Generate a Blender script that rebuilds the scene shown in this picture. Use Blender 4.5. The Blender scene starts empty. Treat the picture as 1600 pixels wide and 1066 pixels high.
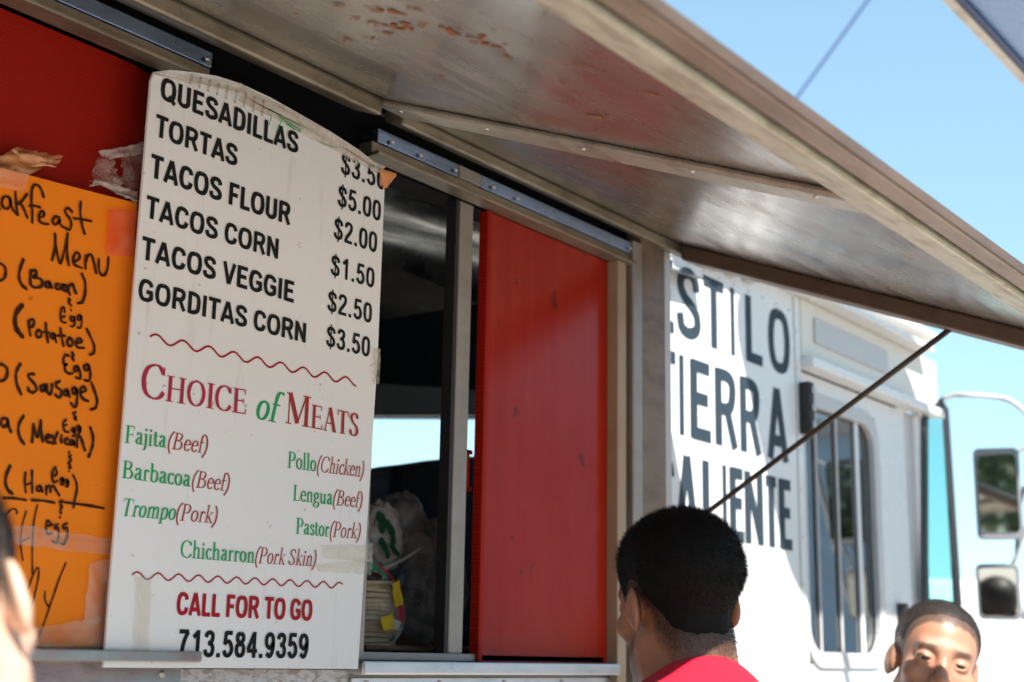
import bpy, bmesh, math, random
import numpy as np
from mathutils import Vector, Matrix, Euler
random.seed(7); rng = np.random.default_rng(7)

# ------------------------------------------------------------------ camera
scene = bpy.context.scene
COL = scene.collection
W0, H0, FPX = 1600., 1066., 2156.13
AX = np.array([[0.60363475, -0.18827655, -0.77471093],
               [-0.7970559, -0.12047496, -0.59176657],
               [0.01808251, 0.97469879, -0.22278981]])
CAM = np.array([0., -1.45, 1.55])
cam_d = bpy.data.cameras.new('camera'); cam = bpy.data.objects.new('camera', cam_d); COL.objects.link(cam)
cam_d.sensor_width = 36; cam_d.lens = FPX / W0 * 36; cam_d.clip_start = .05; cam_d.clip_end = 3000
M4 = Matrix([list(AX[0]) + [CAM[0]], list(AX[1]) + [CAM[1]], list(AX[2]) + [CAM[2]], [0, 0, 0, 1]])
cam.matrix_world = M4
scene.camera = cam
cam_d.dof.use_dof = True; cam_d.dof.focus_distance = 1.95; cam_d.dof.aperture_fstop = 4.2

# ------------------------------------------------------------------ sky, sun, exposure
SUN = Vector((.45, .75, -1.0)).normalized()          # direction the light travels
world = bpy.data.worlds.new('World'); scene.world = world; world.use_nodes = True
wn = world.node_tree.nodes; wl = world.node_tree.links
sky = wn.new('ShaderNodeTexSky'); sky.sky_type = 'NISHITA'; sky.sun_disc = False
sky.sun_elevation = math.asin(-SUN.z); sky.sun_rotation = math.atan2(-SUN.x, -SUN.y)
sky.air_density = 1.0; sky.dust_density = .25; sky.ozone_density = 1.6; sky.altitude = 30
wn['Background'].inputs['Strength'].default_value = .118
tint = wn.new('ShaderNodeMix'); tint.data_type = 'RGBA'; tint.blend_type = 'MULTIPLY'; tint.inputs[0].default_value = 1
tint.inputs[7].default_value = (1.12, 1.46, 1.55, 1); gm = wn.new('ShaderNodeGamma'); gm.inputs[1].default_value = .54
wl.new(sky.outputs[0], gm.inputs[0]); wl.new(gm.outputs[0], tint.inputs[6]); wl.new(tint.outputs[2], wn['Background'].inputs['Color'])
sd = bpy.data.lights.new('sun', 'SUN'); sd.energy = 5.0; sd.angle = math.radians(.53); sd.color = (1, .95, .87)
so = bpy.data.objects.new('sun', sd); COL.objects.link(so)
so.rotation_euler = SUN.to_track_quat('-Z', 'Y').to_euler(); so.location = (0, 0, 20)
scene.view_settings.view_transform = 'Standard'; scene.view_settings.look = 'None'
scene.view_settings.exposure = 1.45; scene.view_settings.gamma = 1
scene.render.engine = 'CYCLES'
scene.cycles.max_bounces = 8; scene.cycles.transparent_max_bounces = 16; scene.cycles.use_denoising = True
scene.cycles.caustics_reflective = False; scene.cycles.caustics_refractive = False

# ------------------------------------------------------------------ helpers
def rayd(x, y): return AX @ np.array([x - W0/2, -(y - H0/2), -FPX])
def onY(x, y, Y=0.):
    d = rayd(x, y); return Vector(CAM + d * ((Y - CAM[1]) / d[1]))
def onX(x, y, X):
    d = rayd(x, y); return Vector(CAM + d * ((X - CAM[0]) / d[0]))
def atD(x, y, z):
    d = rayd(x, y) / FPX; return Vector(CAM + d * z)

def tag(o, label=None, cat=None, group=None, kind=None):
    if label: o['label'] = label
    if cat: o['category'] = cat
    if group: o['group'] = group
    if kind: o['kind'] = kind
    return o
def empty(name, loc, label, cat, group=None, rz=0):
    o = bpy.data.objects.new(name, None); COL.objects.link(o); o.location = loc; o.rotation_euler = (0, 0, rz)
    o.empty_display_size = .1
    bpy.context.view_layer.update()
    return tag(o, label, cat, group)
def link(name, me, mat, parent=None, smooth=False, bevel=0, label=None):
    """vertices are given in world metres; the child keeps them there"""
    o = bpy.data.objects.new(name, me); COL.objects.link(o)
    if mat is not None and not me.materials: me.materials.append(mat)
    if parent is not None:
        o.parent = parent
        o.matrix_parent_inverse = world_of(parent).inverted()
    if smooth:
        me.polygons.foreach_set('use_smooth', [True] * len(me.polygons))
    if bevel:
        b = o.modifiers.new('bevel', 'BEVEL'); b.width = bevel; b.segments = 2; b.limit_method = 'ANGLE'
        b.angle_limit = math.radians(40)
    if label: o['label'] = label
    return o
def world_of(o):
    m = Matrix.LocRotScale(o.location, o.rotation_euler, o.scale)
    if o.parent: m = world_of(o.parent) @ o.matrix_parent_inverse @ m
    return m

class MB:
    def __init__(s): s.v = []; s.f = []
    def add(s, v, f):
        n = len(s.v); s.v += [tuple(p) for p in v]; s.f += [tuple(i + n for i in q) for q in f]; return s
    def box(s, x0, x1, y0, y1, z0, z1):
        v = [(x, y, z) for x in (x0, x1) for y in (y0, y1) for z in (z0, z1)]
        return s.add(v, [(0,1,3,2),(4,6,7,5),(0,4,5,1),(2,3,7,6),(0,2,6,4),(1,5,7,3)])
    def hexa(s, a, b):
        """a, b: two quads of four points each, joined to a solid"""
        return s.add(list(a) + list(b), [(0,3,2,1),(4,5,6,7),(0,1,5,4),(1,2,6,5),(2,3,7,6),(3,0,4,7)])
    def bar(s, a, b, w, h, up=(0,0,1)):
        a = Vector(a); b = Vector(b); d = (b - a).normalized(); u = Vector(up); r = d.cross(u).normalized(); u = r.cross(d)
        q = [(-w/2,-h/2),(w/2,-h/2),(w/2,h/2),(-w/2,h/2)]
        return s.hexa([a + r*i + u*j for i, j in q], [b + r*i + u*j for i, j in q])
    def prism(s, pts, y0, y1):
        """pts: list of (x,z); extruded along Y"""
        n = len(pts)
        v = [(p[0], y0, p[1]) for p in pts] + [(p[0], y1, p[1]) for p in pts]
        f = [tuple(range(n))[::-1], tuple(range(n, 2*n))] + [(i, (i+1) % n, (i+1) % n + n, i + n) for i in range(n)]
        return s.add(v, f)
    def tube(s, pts, r, n=8, r1=None):
        pts = [Vector(p) for p in pts]; rings = []
        up = Vector((.13, .21, .97))
        for i, p in enumerate(pts):
            d = (pts[min(i+1, len(pts)-1)] - pts[max(i-1, 0)]).normalized()
            a = d.cross(up).normalized(); b = a.cross(d)
            rr = r if r1 is None else r + (r1 - r) * i / (len(pts) - 1)
            rings.append([p + (a*math.cos(t) + b*math.sin(t))*rr for t in [2*math.pi*k/n for k in range(n)]])
        v = [q for rg in rings for q in rg]; f = []
        for i in range(len(pts)-1):
            for k in range(n):
                f.append((i*n+k, i*n+(k+1) % n, (i+1)*n+(k+1) % n, (i+1)*n+k))
        f.append(tuple(range(n))[::-1]); f.append(tuple(range(len(v)-n, len(v))))
        return s.add(v, f)
    def ball(s, c, r, n=10, m=6):
        rx, ry, rz = r if hasattr(r, '__len__') else (r, r, r)
        v = [(c[0], c[1], c[2]+rz)]
        for i in range(1, m):
            for k in range(n):
                t = math.pi*i/m; a = 2*math.pi*k/n
                v.append((c[0]+rx*math.sin(t)*math.cos(a), c[1]+ry*math.sin(t)*math.sin(a), c[2]+rz*math.cos(t)))
        v.append((c[0], c[1], c[2]-rz)); f = []
        for k in range(n):
            f.append((0, 1+k, 1+(k+1) % n)); f.append((len(v)-1, 1+(m-2)*n+(k+1) % n, 1+(m-2)*n+k))
        for i in range(m-2):
            for k in range(n):
                f.append((1+i*n+k, 1+(i+1)*n+k, 1+(i+1)*n+(k+1) % n, 1+i*n+(k+1) % n))
        return s.add(v, f)
    def mesh(s, name):
        me = bpy.data.meshes.new(name); me.from_pydata(s.v, [], s.f); me.update()
        bm = bmesh.new(); bm.from_mesh(me); bmesh.ops.recalc_face_normals(bm, faces=bm.faces); bm.to_mesh(me); bm.free()
        return me
    def build(s, name, mat, parent=None, **k): return link(name, s.mesh(name), mat, parent, **k)

# ------------------------------------------------------------------ materials
class NT:
    def __init__(s, name):
        s.m = bpy.data.materials.new(name); s.m.use_nodes = True; s.t = s.m.node_tree
        s.b = s.t.nodes['Principled BSDF']; s.out = s.t.nodes['Material Output']
    def n(s, typ, **kw):
        x = s.t.nodes.new(typ)
        for k, v in kw.items():
            if k in x.inputs.keys() if hasattr(x.inputs, 'keys') else False: x.inputs[k].default_value = v
            else: setattr(x, k, v)
        return x
    def l(s, a, b): s.t.links.new(a, b)
    def coord(s, scale=(1,1,1), kind='Object', rot=(0,0,0)):
        tc = s.t.nodes.new('ShaderNodeTexCoord'); mp = s.t.nodes.new('ShaderNodeMapping')
        mp.inputs['Scale'].default_value = scale; mp.inputs['Rotation'].default_value = rot
        s.l(tc.outputs[kind], mp.inputs[0]); return mp.outputs[0]
    def noise(s, scale, vec=None, detail=6, rough=.6, dist=0):
        x = s.t.nodes.new('ShaderNodeTexNoise'); x.inputs['Scale'].default_value = scale
        x.inputs['Detail'].default_value = detail; x.inputs['Roughness'].default_value = rough; x.inputs['Distortion'].default_value = dist
        if vec is not None: s.l(vec, x.inputs['Vector'])
        return x.outputs['Fac']
    def ramp(s, fac, stops):
        r = s.t.nodes.new('ShaderNodeValToRGB'); e = r.color_ramp.elements
        while len(e) < len(stops): e.new(.5)
        for i, (p, c) in enumerate(stops):
            e[i].position = p; e[i].color = (c, c, c, 1) if not hasattr(c, '__len__') else (*c[:3], 1)
        s.l(fac, r.inputs[0]); return r.outputs[0]
    def mix(s, fac, a, b, mode='MIX'):
        x = s.t.nodes.new('ShaderNodeMix'); x.data_type = 'RGBA'; x.blend_type = mode
        for sock, val in ((x.inputs[0], fac), (x.inputs[6], a), (x.inputs[7], b)):
            if hasattr(val, 'is_linked') or hasattr(val, 'links'): s.l(val, sock)
            elif hasattr(val, '__len__'): sock.default_value = (*val[:3], 1)
            else: sock.default_value = val
        return x.outputs[2]
    def bump(s, h, strength=.3, dist=.002):
        x = s.t.nodes.new('ShaderNodeBump'); x.inputs['Strength'].default_value = strength; x.inputs['Distance'].default_value = dist
        s.l(h, x.inputs['Height']); s.l(x.outputs[0], s.b.inputs['Normal'])
    def set(s, col=None, rough=None, metal=None, spec=None, **kw):
        for key, val in (('Base Color', col), ('Roughness', rough), ('Metallic', metal), ('Specular IOR Level', spec)):
            if val is None: continue
            if hasattr(val, 'links'): s.l(val, s.b.inputs[key])
            else: s.b.inputs[key].default_value = (*val[:3], 1) if hasattr(val, '__len__') else val
        return s

def simple(name, col, rough=.5, metal=0., var=.15, scale=30, bump=.15, spec=.5, dirt=None):
    t = NT(name); v = t.coord()
    n = t.noise(scale, v)
    c = t.mix(n, tuple(x*(1-var) for x in col), tuple(min(1, x*(1+var)) for x in col))
    if dirt: c = t.mix(t.ramp(t.noise(scale*.25, v, 8, .7), [(.5, 0.), (.75, 1.)]), c, dirt)
    r = t.ramp(n, [(.2, max(.02, rough-.1)), (.8, min(1, rough+.1))])
    t.set(c, r, metal, spec)
    if bump: t.bump(n, bump, .001)
    return t.m

M = {}
M['white_sheet'] = None
def mk_sign():
    t = NT('corrugated_white'); v = t.coord()
    w = t.n('ShaderNodeTexWave'); w.inputs['Scale'].default_value = 78; w.bands_direction = 'X'; t.l(v, w.inputs['Vector'])
    st = t.coord((14, 1, 1.3)); stain = t.ramp(t.noise(3.2, st, 8, .7), [(.58, 0.), (.75, .55)])
    c = t.mix(stain, (.83, .83, .83), (.60, .56, .50))
    spk = t.ramp(t.noise(60, v, 3), [(.70, 0.), (.74, .6)])
    c = t.mix(spk, c, (.4, .3, .2)); t.set(c, .38, 0, .3); t.bump(w.outputs['Fac'], .10, .0006); return t.m
M['white_sheet'] = mk_sign()
def mk_orange():
    t = NT('orange_card'); v = t.coord(); n = t.noise(6, v, 6)
    c = t.mix(n, (.88, .21, .010), (.95, .27, .018))
    spk = t.ramp(t.noise(45, v, 2), [(.72, 0.), (.76, .7)]); c = t.mix(spk, c, (.45, .07, .01))
    t.set(c, .6, 0, .12); t.bump(t.noise(9, v, 3), .25, .005); return t.m
M['orange_card'] = mk_orange()
def mk_red(name, a, b, mesh_dots):
    t = NT(name); v = t.coord()
    if mesh_dots:
        vo = t.n('ShaderNodeTexVoronoi'); vo.inputs['Scale'].default_value = 330; vo.inputs['Randomness'].default_value = .0
        t.l(t.coord((1, 0, 1), rot=(0, math.radians(30), 0)), vo.inputs['Vector']); h = t.ramp(vo.outputs['Distance'], [(.15, 0.), (.5, 1.)])
        c = t.mix(h, a, tuple(x*2.6 for x in b))
        t.set(c, .45, 0, .12); t.bump(h, .5, .0012)
    else:
        w = t.n('ShaderNodeTexWave'); w.inputs['Scale'].default_value = 90; w.bands_direction = 'Z'; t.l(v, w.inputs['Vector'])
        n = t.ramp(t.noise(4, t.coord((7, 1, .35)), 8, .65), [(.3, 0.), (.7, 1.)])
        c = t.mix(n, a, b); c = t.mix(t.ramp(t.noise(2.2, t.coord((1.5, 1, 1)), 6, .7), [(.45, 0.), (.8, .5)]), c, (.36, .045, .02))
        sp = t.ramp(t.noise(19, t.coord((1, 1, .7)), 4, .65), [(.635, 0.), (.69, .75)]); c = t.mix(sp, c, (.09, .01, .008))
        sc = t.ramp(t.noise(12, t.coord((6, 1, 1)), 2), [(.76, 0.), (.79, .6)]); c = t.mix(sc, c, (.7, .45, .4))
        t.set(c, .2, 0, .22); t.bump(w.outputs['Fac'], .10, .0005)
    return t.m
M['red_mesh'] = mk_red('red_perforated', (.17, .002, .001), (.16, .006, .002), True)
M['red_flute'] = mk_red('red_fluted', (.28, .009, .003), (.34, .020, .006), False)
def mk_metal(name, col, rough, streak=(1.2, 14, 14), rust=0., dirt=(.1,.07,.05), dirtamt=.5, metal=.9, scale=4, bump=.2):
    t = NT(name); v = t.coord(streak); n = t.noise(scale, v, 9, .65, .3)
    c = t.mix(n, tuple(x*.7 for x in col), tuple(min(1, x*1.2) for x in col))
    d = t.ramp(t.noise(scale*.8, t.coord((2, 5, 5)), 10, .72), [(.46, 0.), (.72, dirtamt)])
    c = t.mix(d, c, dirt)
    met = metal
    if rust:
        rs = t.ramp(t.noise(5.0, t.coord((1.1, 5.5, 5.5)), 9, .72), [(.60, 0.), (.66, rust)])
        c = t.mix(rs, c, (.42, .11, .03))
    r = t.ramp(n, [(.25, max(.05, rough-.12)), (.75, rough+.15)])
    t.set(c, r, metal); t.bump(t.noise(scale*3, v, 6), bump, .0012); return t.m
def mk_skin_metal():
    t = NT('awning_underside'); n = t.noise(3, t.coord((.9, 3.2, 3.2)), 7, .6, .9); big = t.noise(1.6, t.coord((1, 1.6, 1.6)), 4, .55, .8)
    c = t.mix(t.ramp(big, [(.38, 0.), (.60, 1.)]), (.34, .285, .245), (.56, .53, .495))
    c = t.mix(t.ramp(n, [(.45, 0.), (.75, .45)]), c, (.27, .21, .175))
    c = t.mix(t.ramp(t.noise(9, t.coord((.35, 9, 9)), 5, .6), [(.56, 0.), (.72, .35)]), c, (.52, .47, .42))
    spots = t.mix(1., t.ramp(t.noise(9, t.coord((1.4, 6, 6)), 6, .7), [(.57, 0.), (.62, .5)]), t.ramp(t.noise(1.5, t.coord((1, 1, 1)), 3, .5), [(.42, 0.), (.52, 1.)]), 'MULTIPLY')
    c = t.mix(spots, c, (.34, .10, .03))
    c = t.mix(t.ramp(t.noise(26, t.coord((.8, 5, 5)), 3, .6), [(.70, 0.), (.74, .8)]), c, (.13, .08, .05))
    r = t.ramp(n, [(.3, .17), (.7, .34)]); t.set(c, r, .82); t.bump(t.noise(5, t.coord((1, 2, 2)), 5), .12, .003); return t.m
M['awning_skin'] = mk_skin_metal()
M['awning_rail'] = mk_metal('awning_rail_metal', (.46, .43, .37), .45, (1.5, 8, 8), rust=0, dirt=(.17, .13, .09), dirtamt=.6, metal=.6)
M['awning_rim'] = mk_metal('awning_rim_brown', (.33, .27, .215), .5, (1.5, 8, 8), dirt=(.12, .08, .055), dirtamt=.6, metal=.4)
M['rail_pale'] = mk_metal('awning_rail_pale', (.52, .52, .42), .55, (2, 4, 4), rust=.8, dirt=(.20, .145, .09), dirtamt=.8, metal=.3, scale=9)
M['rail_dark'] = mk_metal('awning_end_rail', (.13, .085, .06), .5, (3, 3, 3), dirt=(.04, .025, .02), dirtamt=.6, metal=.3)
M['galv'] = mk_metal('galvanised_steel', (.30, .265, .20), .42, (3, 9, 9), dirt=(.07, .055, .04), dirtamt=.85, metal=.75)
M['alu'] = mk_metal('brushed_aluminium', (.62, .63, .64), .32, (2, 6, 6), dirt=(.3, .28, .25), dirtamt=.3, metal=.85)
M['alu_blue_reflect'] = mk_metal('aluminium_blue_reflection', (.26, .38, .62), .25, (2, 6, 6), dirt=(.10, .12, .16), dirtamt=.5, metal=1)  # blue reflection painted into the metal's base colour
M['alu_dull'] = mk_metal('dull_aluminium', (.33, .30, .27), .45, (6, 6, 1), dirt=(.2, .16, .12), dirtamt=.4, metal=.5)
M['tan'] = simple('tan_paint', (.33, .245, .165), .5, dirt=(.25, .17, .1))
M['brown_post'] = mk_metal('brown_post_metal', (.20, .145, .105), .5, (8, 8, 1), dirt=(.05, .03, .02), dirtamt=.7, metal=.3)
M['patina'] = None
def mk_patina():
    t = NT('patinated_steel'); v = t.coord((2, 4, 4)); n = t.noise(5, v, 9, .7)
    c = t.ramp(n, [(.3, (.22, .17, .19)), (.47, (.34, .30, .30)), (.56, (.30, .36, .35)), (.7, (.42, .42, .46))])
    t.set(c, .45, .6); t.bump(n, .3, .002); return t.m
M['patina'] = mk_patina()
def mk_mottled():
    t = NT('mottled_galvanised'); n = t.noise(55, t.coord((.7, 1, 1.6)), 4, .7, 1.2)
    c = t.mix(t.ramp(n, [(.45, 0.), (.6, 1.)]), (.62, .62, .62), (.36, .31, .28)); t.set(c, .45, .3); t.bump(n, .2, .001); return t.m
M['mottled'] = mk_mottled()
M['black'] = simple('black_rubber', (.012, .012, .013), .6, bump=.1)
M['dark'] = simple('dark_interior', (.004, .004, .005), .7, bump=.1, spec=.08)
M['steel_in'] = mk_metal('hood_stainless', (.22, .25, .25), .25, (1, 2, 2), dirt=(.01, .01, .01), dirtamt=.9, metal=1)
M['white_paint'] = simple('white_vehicle_paint', (.60, .61, .62), .28, var=.04, scale=4, bump=.03, dirt=(.5, .49, .46))
M['cream_paint'] = simple('cream_vehicle_paint', (.58, .56, .50), .35, var=.05, scale=6, bump=.04)
M['grey_trim'] = simple('grey_trim', (.42, .42, .43), .4, var=.1)
M['letter'] = simple('dark_vinyl', (.025, .038, .052), .5, var=.2, bump=0, spec=.15)
M['ink'] = simple('black_print', (.008, .010, .009), .45, var=.3, bump=0, spec=.15)
M['marker'] = simple('marker_ink', (.045, .012, .003), .5, var=.6, scale=60, bump=0, spec=.15)
M['marker_faint'] = simple('faded_marker_ink', (.20, .075, .03), .5, var=.3, bump=0, spec=.15)
M['ink_red'] = simple('red_print', (.36, .012, .02), .45, var=.2, bump=0, spec=.15)
M['ink_crimson'] = simple('crimson_print', (.42, .03, .075), .45, var=.2, bump=0, spec=.15)
M['ink_brick'] = simple('brick_red_print', (.36, .04, .035), .45, var=.2, bump=0, spec=.15)
M['ink_green'] = simple('green_print', (.02, .34, .12), .45, var=.15, bump=0, spec=.15)
M['screw'] = simple('screw_steel', (.45, .43, .40), .35, 1.0, bump=0)
M['rod'] = simple('blackened_rod', (.03, .018, .012), .5, .3, dirt=(.10, .05, .03))
def clear(name, tint, alpha, rough=.15, noise_alpha=True, bump=.6, sc=18):
    """thin clear plastic: seen through except where it is creased"""
    t = NT(name); tr = t.n('ShaderNodeBsdfTransparent'); tr.inputs[0].default_value = (*tint, 1)
    mx = t.n('ShaderNodeMixShader'); v = t.coord()
    n = t.noise(sc, v, 5, .6, 1.5)
    if noise_alpha: t.l(t.ramp(n, [(.35, alpha*.45), (.62, min(1, alpha*1.5))]), mx.inputs[0])
    else: mx.inputs[0].default_value = alpha
    t.set(tuple(min(1, x*.95) for x in tint), rough, 0, .6); t.bump(n, bump, .004)
    t.l(tr.outputs[0], mx.inputs[1]); t.l(t.b.outputs[0], mx.inputs[2]); t.l(mx.outputs[0], t.out.inputs[0]); return t.m
M['tape'] = clear('clear_tape', (.93, .91, .86), .16, .12)
M['tape_milky'] = clear('milky_tape', (.88, .84, .78), .38, .15)
M['tape_brown'] = clear('aged_tape', (.86, .78, .66), .22, .2)
M['bag'] = clear('thin_plastic_bag', (.55, .56, .57), .55, .3, bump=1.0, sc=9)
M['glass'] = None
def mk_glass(name, tint, refl):
    t = NT(name); tr = t.n('ShaderNodeBsdfTransparent'); tr.inputs[0].default_value = (*tint, 1)
    gl = t.n('ShaderNodeBsdfGlossy'); gl.inputs['Roughness'].default_value = .03
    fr = t.n('ShaderNodeFresnel'); fr.inputs[0].default_value = 1.5
    ad = t.n('ShaderNodeMath', operation='ADD'); ad.inputs[1].default_value = refl; t.l(fr.outputs[0], ad.inputs[0])
    ge = t.n('ShaderNodeNewGeometry'); iv = t.n('ShaderNodeMath', operation='SUBTRACT'); iv.inputs[0].default_value = 1.; t.l(ge.outputs['Backfacing'], iv.inputs[1])
    ml = t.n('ShaderNodeMath', operation='MULTIPLY'); t.l(ad.outputs[0], ml.inputs[0]); t.l(iv.outputs[0], ml.inputs[1])
    mx = t.n('ShaderNodeMixShader'); t.l(ml.outputs[0], mx.inputs[0]); t.l(tr.outputs[0], mx.inputs[1]); t.l(gl.outputs[0], mx.inputs[2])
    t.l(mx.outputs[0], t.out.inputs[0]); return t.m
M['glass'] = mk_glass('window_glass', (.66, .82, .86), .25)
M['glass_teal'] = mk_glass('teal_windscreen_glass', (.62, .90, .88), .03)
M['mirror'] = None
t_ = NT('mirror_glass'); t_.set((.55, .58, .56), .03, 1.0); M['mirror'] = t_.m
M['navy'] = simple('navy_cloth', (.005, .008, .022), .8, bump=.3)
M['tone_blue'] = simple('glass_tone_blue', (.13, .22, .32), .5)  # blue of the door glass reflection, put into a panel colour
M['shirt_red'] = None
def mk_cloth(name, col, sc=220):
    t = NT(name); v = t.coord(); n = t.noise(sc, v, 3); m = t.noise(7, v, 4, .55, .4)
    t.set(t.mix(m, tuple(x*.8 for x in col), tuple(min(1, x*1.15) for x in col)), .85, 0, .2)
    a = t.n('ShaderNodeMath', operation='MULTIPLY_ADD'); a.inputs[1].default_value = .05; t.l(n, a.inputs[0]); t.l(m, a.inputs[2])
    t.bump(a.outputs[0], .6, .012); t.b.inputs['Sheen Weight'].default_value = .03; return t.m
M['shirt_red'] = mk_cloth('red_cotton', (.46, .008, .028))
M['shirt_grey'] = mk_cloth('grey_cotton', (.35, .36, .38)); M['shirt_white'] = mk_cloth('white_cotton', (.7, .7, .7))
M['denim'] = mk_cloth('denim', (.05, .08, .16)); M['shoe'] = simple('shoe_leather', (.03, .025, .02), .5)
def mk_skin(name, col, stub):
    t = NT(name); v = t.coord(); n = t.noise(28, v, 5, .6); p = t.noise(600, v, 2)
    c = t.mix(n, tuple(x*.86 for x in col), tuple(min(1, x*1.12) for x in col))
    at = t.n('ShaderNodeAttribute'); at.attribute_name = 'stubble'
    sp = t.ramp(t.noise(900, v, 2), [(.3, .8), (.6, 1.)])
    ml = t.n('ShaderNodeMath', operation='MULTIPLY'); t.l(at.outputs['Fac'], ml.inputs[0]); t.l(sp, ml.inputs[1])
    c = t.mix(ml.outputs[0], c, stub)
    al = t.n('ShaderNodeAttribute'); al.attribute_name = 'lips'
    c = t.mix(al.outputs['Fac'], c, (col[0]*.75, col[1]*.42, col[2]*.42))
    t.set(c, .45, 0, .45); t.b.inputs['Subsurface Weight'].default_value = .12
    t.b.inputs['Subsurface Radius'].default_value = (1., .35, .2); t.b.inputs['Subsurface Scale'].default_value = .008
    t.bump(p, .12, .0008); return t.m
M['skin_a'] = mk_skin('tanned_skin', (.30, .125, .065), (.03, .017, .012))
M['skin_b'] = mk_skin('light_brown_skin', (.36, .175, .11), (.06, .04, .03))
M['skin_c'] = mk_skin('pale_skin', (.58, .38, .28), (.09, .06, .045))
M['hair'] = simple('black_hair', (.004, .0032, .003), .7, spec=.15, bump=.4, scale=200)
M['hair_brown'] = simple('dark_brown_hair', (.022, .015, .012), .55, spec=.3, bump=.4, scale=200)
M['eye'] = None
t_ = NT('eye'); at_ = t_.n('ShaderNodeAttribute'); at_.attribute_name = 'iris'
t_.set(t_.mix(at_.outputs['Fac'], (.15, .12, .11), (.006, .004, .003)), .12, 0, .5); M['eye'] = t_.m

# ------------------------------------------------------------------ lettering
def cr(pts, n=7):
    """Catmull-Rom through points"""
    P = [np.array(p, float) for p in pts]
    if len(P) < 3: return P
    P = [2*P[0]-P[1]] + P + [2*P[-1]-P[-2]]; out = []
    for i in range(1, len(P)-2):
        a, b, c, d = P[i-1:i+3]
        for k in range(n):
            t = k/n
            out.append(.5*((2*b)+(-a+c)*t+(2*a-5*b+4*c-d)*t*t+(-a+3*b-3*c+d)*t**3))
    out.append(P[-2]); return out
class Flat:
    """flat strokes; every stroke a hair prouder than the one before"""
    def __init__(s, step=.00004): s.v = []; s.f = []; s.k = 0; s.step = step
    def stroke(s, pts, wf, cap=True, vary=0.):
        pts = [np.array(p, float)[:2] for p in pts]; n = len(s.v); d_ = -s.k*s.step; s.k += 1; ws = []
        for i, p in enumerate(pts):
            d = pts[min(i+1, len(pts)-1)] - pts[max(i-1, 0)]; L = np.hypot(*d) or 1; d = d/L
            w = wf(d) if callable(wf) else wf
            if vary: w *= 1 + vary*math.sin(i*.7+s.k*2.3)*math.cos(i*.31+s.k)
            nn = np.array([-d[1], d[0]])*w/2; ws.append(w)
            s.v += [(p[0]+nn[0], p[1]+nn[1], d_), (p[0]-nn[0], p[1]-nn[1], d_)]
            if i: j = n+2*i; s.f.append((j-2, j-1, j+1, j))
        if cap:
            for e in (0, -1):
                p = pts[e]; w = ws[e]/2; m = len(s.v)
                s.v += [(p[0]+w*math.cos(t*math.pi/4), p[1]+w*math.sin(t*math.pi/4), d_ + s.step*.4) for t in range(8)]
                s.f.append(tuple(range(m, m+8)))
    def poly(s, pts):
        n = len(s.v); d_ = -s.k*s.step; s.k += 1
        s.v += [(p[0], p[1], d_) for p in pts]; s.f.append(tuple(range(n, n+len(pts))))
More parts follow.
